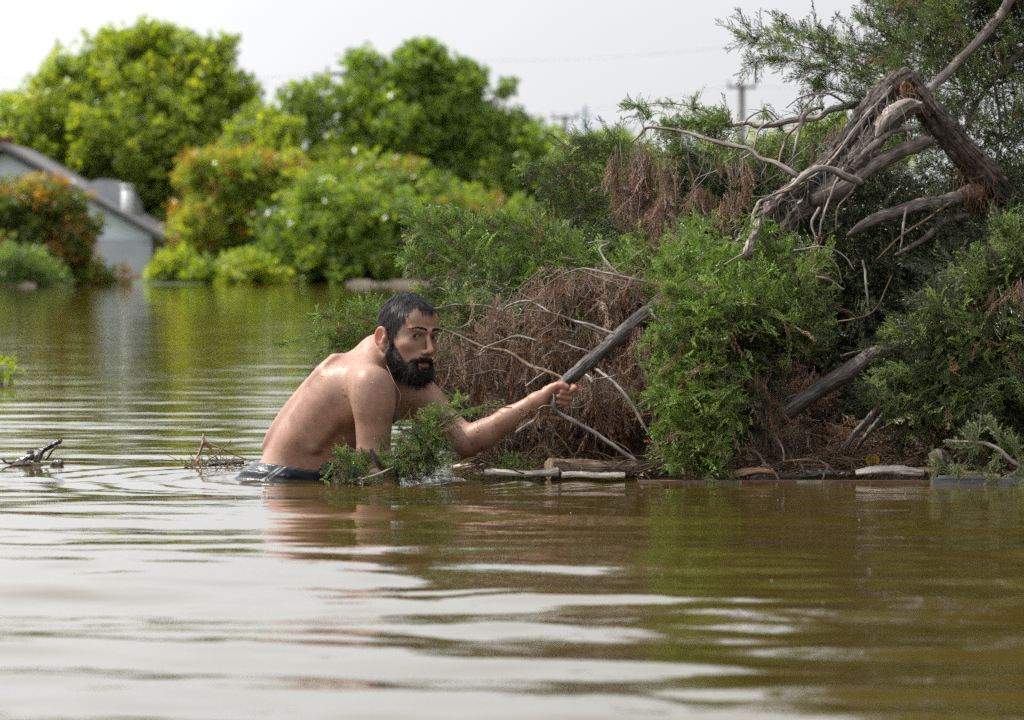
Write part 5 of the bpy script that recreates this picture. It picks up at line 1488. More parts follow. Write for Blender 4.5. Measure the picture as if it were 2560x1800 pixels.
def body_prims():
    p = [bl(0, .002, -.02, (.160, .106, .12), .04), bl(0, -.030, .12, (.146, .098, .13), .05), bl(0, -.026, .260, (.154, .103, .160), .05),
         bl(0, -.002, .345, (.145, .086, .095), .05), bl(0, .045, .10, (.105, .075, .12), .05), bl(0, .02, .20, (.12, .085, .12), .05)]
    for s in (-1, 1):
        p += [bl(s * .078, .052, .315, (.078, .040, .066), .025),
              bl(s * .116, -.022, .255, (.048, .066, .13), .035),
              bl(s * .082, -.094, .300, (.056, .024, .080), .022),
              bl(s * .045, -.118, .15, (.034, .025, .14), .03),
              bl(s * .080, -.004, -.095, (.082, .078, .085), .04),
              rc(B(s * .025, -.030, .435), B(s * .145, .030, .400), .036, .034, .03),
              rc(B(s * .020, .050, .415), B(s * .140, .060, .415), .009, .009, .014)]
    for s in (-1, 1):
        for q in range(5):                                                         # ribs and the edge of the shoulder blade
            p.append(rc(B(s * .125, -.065, .185 + q * .034), B(s * .132, .030, .155 + q * .036), .0165, .0150, .022))
        p += [rc(B(s * .050, -.118, .225), B(s * .055, -.112, .35), .014, .012, .016), rc(B(s * .050, -.118, .225), B(s * .120, -.082, .325), .014, .012, .016)]
    for q in range(5):
        p.append(rc(B(-.002, -.116 - .012 * math.sin(q / 4 * 2.0), .02 + q * .045), B(.002, -.116 - .012 * math.sin(q / 4 * 2.0), .030 + q * .045), .010, .010, .012))
    p.append(sub(rc(B(0, -.152, .0), B(0, -.152, .34), .012, .010, .02), .03))
    # neck
    p += [rc(B(0, -.028, .43), H(0, -.045, -.045), .060, .053, .035), rc(B(0, .020, .43), H(0, -.005, -.06), .046, .042, .03)]
    for s in (-1, 1):
        p.append(rc(H(s * .056, -.030, -.045), B(s * .016, .050, .425), .013, .010, .014))
    # near arm, hanging into the water
    sh = Qp(931, 969, -.198); el_ = Qp(934, 1146, -.195); wr = Qp(1010, 1300, -.28)
    p += [rc(sh, Qp(934, 1014, -.205), .051, .054, .034), rc(Qp(934, 1000, -.205), el_, .0550, .044, .02), el(Qp(926, 985, -.215), (.036, .030, .062), None, .028),
          rc(el_, Qp(950, 1190, -.22), .046, .043, .02), rc(Qp(950, 1190, -.22), wr, .043, .027, .02), el(Qp(1035, 1330, -.30), (.045, .03, .035), None, .02)]
    for q in range(4):
        a = Qp(1050 + q * 4, 1330 + q * 14, -.31 + q * .012); p.append(rc(a, a + np.array([.05 - q * .005, -.02, -.02]), .009, .008, .004))
    p.append(rc(wr, wr + np.array([.03, -.03, .02]), .013, .010, .01))
    # far arm reaching to the branch
    s2 = Qp(1052, 1000, .11); e2 = Qp(1166, 1104, .05); w2 = Qp(1342, 1003, -.005)
    p += [rc(s2, Qp(1085, 1035, .10), .051, .047, .04), rc(Qp(1083, 1030, .10), e2, .047, .040, .02), rc(e2, Qp(1210, 1086, .035), .040, .038, .02),
          rc(Qp(1210, 1086, .035), Qp(1270, 1048, .02), .038, .031, .02), rc(Qp(1270, 1048, .02), w2, .031, .0225, .02)]
    # the chest rises into the far shoulder
    p.append(rc(B(.09, .03, .34), s2, .058, .048, .04)); p.append(rc(B(-.09, .015, .35), sh, .058, .050, .035))
    # hand closing round the broken branch
    hk = .006
    p += [rc(w2, Qp(1376, 985, .020), .0230, .0190, .015), rc(Qp(1368, 978, .020), Qp(1392, 972, .036), .0150, .0130, .010), rc(Qp(1368, 996, .020), Qp(1388, 1002, .034), .0150, .0110, .010),
          rc(Qp(1372, 986, .022), Qp(1394, 986, .038), .0160, .0130, .010),
          rc(w2 + np.array([.006, -.006, .004]), Qp(1380, 971, -.010), .0165, .0135, .012)]
    F = [[(1392, 970, .038), (1428, 964, .034), (1437, 971, .004), (1426, 977, -.014)],
         [(1391, 980, .040), (1426, 977, .036), (1431, 983, .000), (1404, 980, -.023)],
         [(1388, 991, .038), (1420, 991, .034), (1424, 996, -.002), (1396, 991, -.024)],
         [(1385, 1002, .034), (1410, 1005, .028), (1415, 1010, -.002), (1395, 1006, -.021)]]
    for i, f in enumerate(F):
        r0 = (.0086, .0088, .0083, .0074)[i]
        q = [Qp(*a) for a in f]
        p += [rc(q[0], q[1], r0 + .001, r0, .004), rc(q[1], q[2], r0, r0 * .97, .0025), rc(q[2], q[3], r0 * .98, r0 * .82, .002)]
    q = [Qp(1376, 974, -.010), Qp(1393, 964, -.018), Qp(1405, 963, -.021), Qp(1417, 968, -.022)]
    p += [rc(q[0], q[1], .0125, .0105, .006), rc(q[1], q[2], .0103, .0102, .004), rc(q[2], q[3], .0102, .0085, .003)]
    # thighs and calves under the water
    for s in (-1, 1):
        a = B(s * .09, -.01, -.09); k = a + np.array([.22, -.10 + s * .02, -.20]); f = k + np.array([-.25, .1, -.22])
        p += [rc(a, k, .085, .056, .04), rc(k, f, .055, .034, .02), rc(f, f + np.array([.12, -.05, -.02]), .034, .024, .02)]
    return p

def strands_on(prims, P0, N0, flow, steps, step, off, r, lift=None):
    """hair paths that start at P0 and run over the surface; flow(p, prev, t) -> direction"""
    pts = [P0 + N0 * off[0]]
    p = pts[0]; v = None; n = N0
    for k in range(steps):
        t = (k + 1) / steps
        d = flow(p, v, t)
        d = d - n * np.sum(d * n, 1)[:, None] * .9
        d /= np.linalg.norm(d, axis=1)[:, None] + 1e-9
        v = d if v is None else (v * .45 + d * .55); v /= np.linalg.norm(v, axis=1)[:, None] + 1e-9
        p = p + v * step[:, None]
        s = sdf(prims, p)
        e = 1e-3
        n = np.stack([sdf(prims, p + np.eye(3)[i] * e) - s for i in range(3)], 1) / e
        n /= np.linalg.norm(n, axis=1)[:, None] + 1e-9
        tgt = off[0] + (off[1] - off[0]) * t
        p = p + n * np.clip(tgt - s, -.02, .02)[:, None] * (1.0 if lift is None else lift)
        pts.append(p)
    return np.stack(pts, 1)      # (n, steps+1, 3)

def ribbons(paths, width, face):
    """flat tapering ribbons; face = reference direction their flat side looks at, (n,3) or None"""
    n, k, _ = paths.shape
    T = np.gradient(paths, axis=1); T /= np.linalg.norm(T, axis=2)[..., None] + 1e-9
    S = np.cross(T, face); S /= np.linalg.norm(S, axis=2)[..., None] + 1e-9
    t = np.linspace(0, 1, k)
    w = (width[:, None] * (1 - .85 * t ** 2)[None])[..., None] * .5
    V = np.stack([paths - S * w, paths + S * w], 2).reshape(-1, 3)
    i = np.arange(n)[:, None] * k * 2 + np.arange(k - 1)[None] * 2
    Q = np.stack([i, i + 1, i + 3, i + 2], -1).reshape(-1, 4)
    return V, Q

def build_man():
    r = np.random.default_rng(77)
    root = empty('person', Qp(735, 1197, .1) * [1, 1, 0], 'bearded shirtless man in dark shorts crouching waist-deep in the water, gripping a dead branch', 'person')
    prims = body_prims() + HP
    V, Q = nets(prims, (-.80, 11.55, -.30), (.22, 12.42, .56), .0025)
    V = relax(V, Q, 1, .35)
    N = vnorm(V, Q)
    if np.mean(np.sum(N * (V - V.mean(0)), 1)) < 0: Q = Q[:, ::-1]; N = -N
    h = to_head(V); b = to_body(V)
    # ---- skin colours
    n = len(V)
    base = np.array([.315, .170, .118])
    C = np.tile(base, (n, 1))
    def noise3(p, f, seed):
        q = np.zeros(len(p)); rr = np.random.default_rng(seed)
        for k in range(7):
            d = rr.normal(size=3) * f * (1 + k * .4)
            q += np.sin(p @ d + rr.uniform(0, 6.28)) / (1 + k * .35)
        return q / 3
    m1 = noise3(V, 22, 1); m2 = noise3(V, 90, 2)
    C = C * (1 + .09 * m1 + .06 * m2 + .05 * noise3(V, 260, 3))[:, None]
    C[:, 0] *= 1 + .05 * noise3(V, 45, 6)
    dh = sdf(HP, V)
    is_head = (dh < .004) & (np.abs(h[:, 0]) < .095) & (h[:, 1] > -.125) & (h[:, 1] < .13) & (h[:, 2] > -.125)
    def blend(mask, col, a=1.0):
        w = np.clip(mask, 0, 1)[:, None] * a
        C[:] = C * (1 - w) + np.array(col) * w
    # face: warmer, eye-socket shade put into the colour, lips
    face = is_head * np.clip((h[:, 1] - .01) / .03, 0, 1)
    blend(face, (.30, .160, .105), .55)
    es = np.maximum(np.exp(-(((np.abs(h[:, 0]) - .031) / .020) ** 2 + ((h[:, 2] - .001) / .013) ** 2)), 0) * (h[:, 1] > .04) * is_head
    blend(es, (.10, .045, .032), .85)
    lash = is_head * (h[:, 1] > .05) * (np.abs(np.abs(h[:, 0]) - .0315) < .0145) * (h[:, 2] > .0012) * (h[:, 2] < .0052)
    blend(lash.astype(float), (.04, .022, .018), .75)
    lips = is_head * (h[:, 1] > .075) * np.exp(-((h[:, 0] / .021) ** 4)) * np.exp(-(((h[:, 2] + .0745) / .0095) ** 4))
    blend(lips, (.27, .085, .065), .85)
    ear = is_head * (np.abs(h[:, 0]) > .0735) * (h[:, 2] < .022) * (h[:, 2] > -.056) * (h[:, 1] < .004) * (h[:, 1] > -.045)
    blend(ear.astype(float), (.42, .20, .14), .8); blend(ear * np.clip((-.018 - h[:, 1]) / .012, 0, 1) * np.clip((h[:, 2] + .04) / .03, 0, 1), (.62, .12, .05), .85)  # red backlit glow of the ear rim painted into the skin colour
    # hands and elbow pinker
    blend(np.exp(-(np.linalg.norm(V - Qp(1400, 985, 0), axis=1) / .07) ** 2), (.42, .19, .135), .7)
    blend(((V[:, 0] > -.14) & (V[:, 2] < .27) & (V[:, 0] < .2)).astype(float), (.42, .21, .15), .4)
    # scalp, brows, beard stubble
    az = np.degrees(np.arctan2(np.abs(h[:, 0]), h[:, 1]))
    HLx = [0, 18, 34, 48, 62, 74, 84, 96, 108, 130, 180]
    HLz = [.076, .077, .082, .066, .034, -.006, -.010, .016, -.020, -.044, -.052]
    hairline = np.interp(az, HLx, HLz)
    scalp = is_head * (h[:, 2] > hairline) * (1 - ear)
    blend(scalp * np.clip((h[:, 2] - hairline) / .006 + .3 * noise3(V, 600, 10), 0, 1), (.022, .018, .017), .95)
    bx = np.abs(h[:, 0])
    brow = is_head * (h[:, 1] > .045) * (bx > .008) * (bx < .054) * (np.abs(h[:, 2] - (  .0205 + .0030 * np.sin(np.clip((bx - .008) / .046, 0, 1) * 3.0) - .0040 * np.clip((bx - .030) / .022, 0, 1))) < .0036 * (1.15 - (bx / .06)))
    blend(brow.astype(float), (.02, .014, .012), .92)
    cheek = np.interp(az, [0, 12, 24, 34, 50, 66, 80, 95], [-.053, -.055, -.060, -.072, -.052, -.030, -.004, -.02])
    lipgap = (np.abs(h[:, 2] + .0775) < .0065) & (bx < .019) & (h[:, 1] > .06)
    soul = (bx < .006) & (h[:, 2] < -.088)
    cheekgap = (bx < .024) & (h[:, 2] < -.082) & (h[:, 2] > -.094) & (bx > .008)
    beard = is_head * (bx < .0715) * (h[:, 2] < cheek) * (az < 90) * (1 - lipgap) * (1 - cheekgap * .6) * (h[:, 1] > -.02)
    soft = np.clip((cheek - h[:, 2]) / .010 + .35 * noise3(V, 500, 9), 0, 1) * np.clip((91 - az) / 6, 0, 1)
    blend(beard * soft, (.020, .015, .013), .93)
    beard = beard * (soft > .25)
    # mud specks and bits of bark stuck to the skin
    front = N[:, 1] < .2
    for (px, py, rad, a) in [(857, 975, 5, .8), (864, 990, 7, .9), (871, 996, 4, .8), (898, 968, 3, .6), (788, 1052, 3, .8), (742, 1108, 4, .9), (850, 1075, 3, .7), (1050, 976, 4, .8), (1018, 1004, 5, .8), (1026, 1012, 5, .85), (1034, 1002, 4, .8), (1015, 1022, 4, .7), (1032, 1016, 3, .8), (1022, 995, 3, .7),
                             (1192, 1080, 6, .6), (1240, 1062, 5, .5), (1230, 1080, 6, .6), (1290, 1030, 4, .6), (1205, 1120, 8, .5), (1180, 1110, 7, .5), (1260, 1050, 4, .5)]:
        q = P(px, py, 12.0)
        dd = np.hypot(V[:, 0] / V[:, 1] * 12 - q[0], (V[:, 2] - CAM_H) / V[:, 1] * 12 - (q[2] - CAM_H)) * 900
        blend(np.clip((rad * .62 + 2.8 * noise3(V, 650, 5) - dd) / 1.5, 0, 1) * front, (.06, .035, .022), a)
    rs = np.random.default_rng(8)
    m, nn, l, bs = material('skin')
    at = nn.new('ShaderNodeAttribute'); at.attribute_name = 'col'
    tc = nn.new('ShaderNodeTexCoord')
    nz = nn.new('ShaderNodeTexNoise'); nz.inputs['Scale'].default_value = 60; nz.inputs['Detail'].default_value = 5
    l.new(tc.outputs['Object'], nz.inputs['Vector'])
    rr_ = ramp(nn, [(.3, (.86, .84, .83)), (.7, (1.1, 1.1, 1.1))]); l.new(nz.outputs['Fac'], rr_.inputs['Fac'])
    mx = nn.new('ShaderNodeMix'); mx.data_type = 'RGBA'; mx.blend_type = 'MULTIPLY'; mx.inputs['Factor'].default_value = 1
    l.new(at.outputs['Color'], mx.inputs['A']); l.new(rr_.outputs['Color'], mx.inputs['B']); l.new(mx.outputs['Result'], bs.inputs['Base Color'])
    bs.inputs['Subsurface Weight'].default_value = .22; bs.inputs['Subsurface Radius'].default_value = (1, .28, .12); bs.inputs['Subsurface Scale'].default_value = .012
    bs.inputs['Roughness'].default_value = .50
    bs.inputs['Coat Weight'].default_value = .16; bs.inputs['Coat Roughness'].default_value = .25
    n2 = nn.new('ShaderNodeTexNoise'); n2.inputs['Scale'].default_value = 420; n2.inputs['Detail'].default_value = 3
    l.new(tc.outputs['Object'], n2.inputs['Vector'])
    bp = nn.new('ShaderNodeBump'); bp.inputs['Strength'].default_value = .5; bp.inputs['Distance'].default_value = .0013
    l.new(n2.outputs['Fac'], bp.inputs['Height']); l.new(bp.outputs['Normal'], bs.inputs['Normal']); l.new(bp.outputs['Normal'], bs.inputs['Coat Normal'])
    obj('body', V, Q, m, root, True, {'col': np.column_stack([C, np.ones(n)])})

    # ---- eyes
    cam = np.array([0, 0, CAM_H])
    for s in (-1, 1):
        c = H(s * .0315, .0668, 0)
        u, v = np.meshgrid(np.linspace(0, 2 * math.pi, 33)[:-1], np.linspace(0, math.pi, 25))
        look = cam - c; look /= np.linalg.norm(look)
        look = look + HM[1] * .10; look /= np.linalg.norm(look)
        ex = np.cross(look, [0, 0, 1]); ex /= np.linalg.norm(ex); ey = np.cross(ex, look)
        D = (ex * (np.sin(v) * np.cos(u))[..., None] + ey * (np.sin(v) * np.sin(u))[..., None] + look * np.cos(v)[..., None]).reshape(-1, 3)
        Ve = c + D * .0124
        vv = v.reshape(-1)
        col = np.tile([.42, .37, .34], (len(Ve), 1)); col[vv < .56] = (.045, .02, .012); col[vv < .27] = (.004, .004, .004)
        i = np.arange(24)[:, None] * 32; j = np.arange(32)[None]
        Qe = np.stack([i + j, i + 32 + j, i + 32 + (j + 1) % 32, i + (j + 1) % 32], -1).reshape(-1, 4)
        me_, ne, le, be = material('eye')
        ae = ne.new('ShaderNodeAttribute'); ae.attribute_name = 'col'; le.new(ae.outputs['Color'], be.inputs['Base Color'])
        be.inputs['Roughness'].default_value = .15; be.inputs['Coat Weight'].default_value = .12; be.inputs['Specular IOR Level'].default_value = .3
        obj('eye', Ve, Qe, me_, root, True, {'col': np.column_stack([col, np.ones(len(Ve))])})

    # ---- hair
    mh, nh, lh, bh = material('wet_black_hair')
    nz = nh.new('ShaderNodeTexNoise'); nz.inputs['Scale'].default_value = 150
    rh = ramp(nh, [(.3, (.006, .005, .006)), (.7, (.022, .017, .016))]); lh.new(nz.outputs['Fac'], rh.inputs['Fac']); lh.new(rh.outputs['Color'], bh.inputs['Base Color'])
    bh.inputs['Roughness'].default_value = .42; bh.inputs['Specular IOR Level'].default_value = .14
    mb_, nb_, lb_, bb = material('beard_hair')
    nz = nb_.new('ShaderNodeTexNoise'); nz.inputs['Scale'].default_value = 200
    rb = ramp(nb_, [(.3, (.006, .005, .005)), (.7, (.020, .014, .011))]); lb_.new(nz.outputs['Fac'], rb.inputs['Fac']); lb_.new(rb.outputs['Color'], bb.inputs['Base Color'])
    bb.inputs['Roughness'].default_value = .5; bb.inputs['Specular IOR Level'].default_value = .15

    idx = np.where(scalp > 0)[0]
    pick = r.choice(idx, 6500)
    P0 = V[pick] + r.normal(size=(6500, 3)) * .0012; N0 = N[pick]
    hp = to_head(P0)
    crown = H(.0, -.045, .115)
    # wet locks: neighbouring hairs share a sideways drift
    cell = (np.floor(np.arctan2(hp[:, 0], hp[:, 1]) * 16) * 7 + np.floor(hp[:, 2] * 60)).astype(int)
    drift = np.sin(cell * 12.9898) * .32
    ln = np.where(hp[:, 1] > .045, .030, np.where(hp[:, 1] > .01, .032, .030)) * r.uniform(.7, 1.2, 6500)
    ln = np.where((hp[:, 2] < .02) & (hp[:, 1] < -.02), .016, ln)
    def flow(p, v, t):
        q = to_head(p)
        d = (p - crown); d /= np.linalg.norm(d, axis=1)[:, None]
        fw = np.clip((q[:, 1] + .02) / .05, 0, 1)[:, None]
        g = -HM[2][None] * 1.0
        side = HM[0][None] * drift[:, None]
        return d * 1.1 + g * .75 + HM[1][None] * fw * .55 * (q[:, 2:3] > .05) + side
    steps = 9
    paths = strands_on(HP, P0, N0, flow, steps, ln / steps, (.0015, .0045), r)
    paths += (np.sin(cell * 3.7) * .0026 + .0008)[:, None, None] * N0[:, None, :] * np.linspace(0, 1, steps + 1)[None, :, None]
    Vh, Qh = ribbons(paths, r.uniform(.0009, .0018, 6500), np.repeat(N0[:, None], steps + 1, 1))
    obj('hair', Vh, Qh, mh, root)

    # ---- beard: dense core and strands
    bc = []
    for s in (-1, 1):
        bc += [hrc((s * .014, .071, -.105), (s * .056, .004, -.064), .0190, .0150, .012), hrc((s * .060, .008, -.062), (s * .0645, .016, -.030), .0075, .0030, .008)]
    bc += [hl(0, .064, -.110, (.031, .025, .022), .015), hl(0, .030, -.098, (.044, .045, .022), .012),
           hrc((-.016, .0925, -.0625), (.016, .0925, -.0625), .0055, .0055, .004)]
    for s in (-1, 1):
        bc += [hrc((s * .016, .0915, -.0625), (s * .028, .0790, -.0740), .0055, .0050, .004), hrc((s * .029, .079, -.072), (s * .026, .078, -.100), .0060, .0150, .008)]
    bc += [sub(hl(0, .100, -.0780, (.0165, .030, .0042)), .002)]
    def rough(p, v):
        return v + .0012 * np.sin(p[:, 0] * 900) * np.sin(p[:, 2] * 700 + p[:, 1] * 800)
    allp = np.array([H(x, y, z) for x in (-.09, .09) for y in (-.03, .12) for z in (-.15, .01)])
    Vb, Qb = nets(bc, allp.min(0), allp.max(0), .0022, extra=rough)
    Vb = relax(Vb, Qb, 1, .3)
    Nb = vnorm(Vb, Qb)
    if np.mean(np.sum(Nb * (Vb - Vb.mean(0)), 1)) < 0: Qb = Qb[:, ::-1]; Nb = -Nb
    be_o = obj('beard', Vb, Qb, mb_, root)
    hb = to_head(Vb)
    # strands from core and from bearded skin
    okc = np.where(hb[:, 1] > -.02)[0]
    i1 = r.choice(okc, 5200)
    i2 = r.choice(np.where(beard > 0)[0], 2600)
    P1 = np.concatenate([Vb[i1], V[i2]]); N1 = np.concatenate([Nb[i1], N[i2]])
    q = to_head(P1)
    low = np.clip((-.075 - q[:, 2]) / .03, 0, 1)
    ln = (.008 + .011 * low) * r.uniform(.5, 1.3, len(P1))
    ln = np.where(q[:, 2] > -.066, ln * .8, ln)
    must = (np.abs(q[:, 0]) < .034) & (q[:, 2] > -.075) & (q[:, 1] > .07)
    down = -HM[2][None] * np.where(must, .35, 1.0)[:, None]
    outx = HM[0][None] * np.sign(q[:, 0])[:, None] * np.where(must, 1.0, .08)[:, None]
    d = N1 * np.where(must, .22, .50)[:, None] + down + outx + r.normal(size=P1.shape) * .42
    d /= np.linalg.norm(d, axis=1)[:, None]
    curl = r.normal(size=P1.shape) * .9
    t = np.linspace(0, 1, 5)
    paths = P1[:, None] + d[:, None] * (ln[:, None] * t[None])[..., None] + (curl[:, None] * (ln[:, None] * t[None] ** 2 * .5)[..., None])
    Vs, Qs = ribbons(paths, r.uniform(.0006, .0012, len(P1)), np.repeat(N1[:, None], 5, 1) + .3 * r.normal(size=(len(P1), 1, 3)))
    obj('beard_strands', Vs, Qs, mb_, be_o)
    # brows
    ib = r.choice(np.where(brow > 0)[0], 420)
    q = to_head(V[ib]); d = HM[0][None] * np.sign(q[:, 0])[:, None] + N[ib] * .25 + HM[2][None] * .25 + r.normal(size=(420, 3)) * .15
    d /= np.linalg.norm(d, axis=1)[:, None]
    paths = V[ib][:, None] + d[:, None] * (.007 * np.linspace(0, 1, 4))[None, :, None]
    Vs, Qs = ribbons(paths, np.full(420, .0008), np.repeat(N[ib][:, None], 4, 1))
    obj('eyebrows', Vs, Qs, mb_, root)

    # ---- shorts
    tp = [p for p in body_prims()[:16] if True]
    thp = body_prims()[-6:]
    tp = tp + [thp[0], thp[3]]
    def cut(p, v):
        q = to_body(p)
        fold = .0035 * np.sin(q[:, 0] * 95 + q[:, 2] * 60 + 2 * np.sin(q[:, 1] * 30)) + .0025 * np.sin(q[:, 1] * 120 - q[:, 2] * 150)
        band = p[:, 2] > .047 - (p[:, 0] + .712) * .135 - .022
        v = v - .007 - np.where(band, .0015, fold + .002)
        wz = .047 - (p[:, 0] + .712) * .135 + .003 * np.sin(p[:, 1] * 60)
        return np.maximum(v, p[:, 2] - wz)
    Vt, Qt = nets(tp, (-.78, 11.6, -.26), (-.25, 12.4, .10), .0035, extra=cut)
    Vt = relax(Vt, Qt, 1, .4)
    Nt = vnorm(Vt, Qt)
    if np.mean(np.sum(Nt * (Vt - Vt.mean(0)), 1)) < 0: Qt = Qt[:, ::-1]; Nt = -Nt
    px = Vt[:, 0] / Vt[:, 1] * FPX + 1280; py = HOR - (Vt[:, 2] - CAM_H) / Vt[:, 1] * FPX
    cs = np.tile([.010, .012, .020], (len(Vt), 1))
    for a in (0, 13):
        dl = np.abs((px - 683 - a) + (py - 1180) * 1.35)
        wgt = (np.clip((3.6 - dl) / 2.5, 0, 1) * (Nt[:, 1] < 0) * np.clip((py - 1165) / 4, 0, 1))[:, None]
        cs = cs * (1 - wgt) + .5 * wgt
    ms, ns, ls, bs2 = material('wet_navy_cloth')
    ac = ns.new('ShaderNodeAttribute'); ac.attribute_name = 'col'; ls.new(ac.outputs['Color'], bs2.inputs['Base Color'])
    bs2.inputs['Roughness'].default_value = .28; bs2.inputs['Sheen Weight'].default_value = .1
    nz = ns.new('ShaderNodeTexNoise'); nz.inputs['Scale'].default_value = 90; nz.inputs['Detail'].default_value = 4
    bp = ns.new('ShaderNodeBump'); bp.inputs['Distance'].default_value = .002; bp.inputs['Strength'].default_value = .6
    ls.new(nz.outputs['Fac'], bp.inputs['Height']); ls.new(bp.outputs['Normal'], bs2.inputs['Normal'])
    obj('shorts', Vt, Qt, ms, root, True, {'col': np.column_stack([cs, np.ones(len(Vt))])})

    # ---- necklace
    mm = mat_noise('thin_cord', [(.3, (.30, .27, .24)), (.7, (.45, .42, .38))], 50, .4)
    mp_ = mat_noise('dark_pendant', [(.3, (.03, .025, .022)), (.7, (.08, .07, .065))], 80, .35)
    Y0 = -.150
    C = catmull(np.array([Qp(962, 905, -.095), Qp(972, 925, -.125), Qp(985, 955, Y0), Qp(1001, 985, Y0 - .01), Qp(997, 1012, Y0 - .01), Qp(990, 1034, Y0)]), 6)
    t = MB(); mb_tube(t, C, .0007, sides=5); nk = t.obj('necklace', mm, root)
    t = MB(); mb_tube(t, catmull(np.array([Qp(990, 1032, Y0), Qp(989, 1042, Y0), Qp(985, 1052, Y0), Qp(984, 1060, Y0)]), 4), [.002, .0035, .0048, .0055, .006, .0062, .006, .0062, .0058, .005, .004, .003, .002], sides=8); t.obj('pendant', mp_, nk)

    # ---- drops of water on back and shoulders
    w = np.clip(N[:, 2] - .05, 0, 1) * (1 - is_head) * (b[:, 2] > -.02) * (V[:, 2] > .03) + .22 * np.clip(-N[:, 1], 0, 1) * (1 - is_head) * (V[:, 2] > .12)
    w = w * np.clip(.35 + noise3(V, 35, 4), .02, 1.2)
    w[(V[:, 0] > .0)] *= .4
    pk = r.choice(n, 2600, p=w / w.sum())
    ic = np.array([[0, 0, 1], [.894, 0, .447], [.276, .851, .447], [-.724, .526, .447], [-.724, -.526, .447], [.276, -.851, .447], [.85, .3, -.1], [-.1, .95, -.1], [-.9, .2, -.1], [-.4, -.85, -.1], [.6, -.75, -.1]])
    it = np.array([[0, 1, 2], [0, 2, 3], [0, 3, 4], [0, 4, 5], [0, 5, 1], [1, 6, 2], [2, 6, 7], [2, 7, 3], [3, 7, 8], [3, 8, 4], [4, 8, 9], [4, 9, 5], [5, 9, 10], [5, 10, 1], [1, 10, 6]])
    VV = []; TT = []
    for k, i in enumerate(pk):
        nrm = N[i]; u = np.cross(nrm, [.2, .9, .3]); u /= np.linalg.norm(u); v = np.cross(nrm, u)
        s = r.uniform(.0005, .0013) * (1.5 if r.random() < .08 else 1)
        p0 = V[i] + r.normal(size=3) * .0008
        VV.append(p0 + s * (ic[:, :1] * u + ic[:, 1:2] * v + ic[:, 2:] * nrm * .5 ) ); TT.append(it + k * 11)
    md, nd, ld, bd = material('water_drop'); bd.inputs['Transmission Weight'].default_value = 0; bd.inputs['Roughness'].default_value = .05; bd.inputs['IOR'].default_value = 1.33; bd.inputs['Base Color'].default_value = (.62, .48, .42, 1)
    bd.inputs['Coat Weight'].default_value = 1.0; bd.inputs['Coat Roughness'].default_value = .03
    o = obj('water_drops', np.concatenate(VV), np.concatenate(TT), md, root); o['kind'] = 'stuff'
build_man()
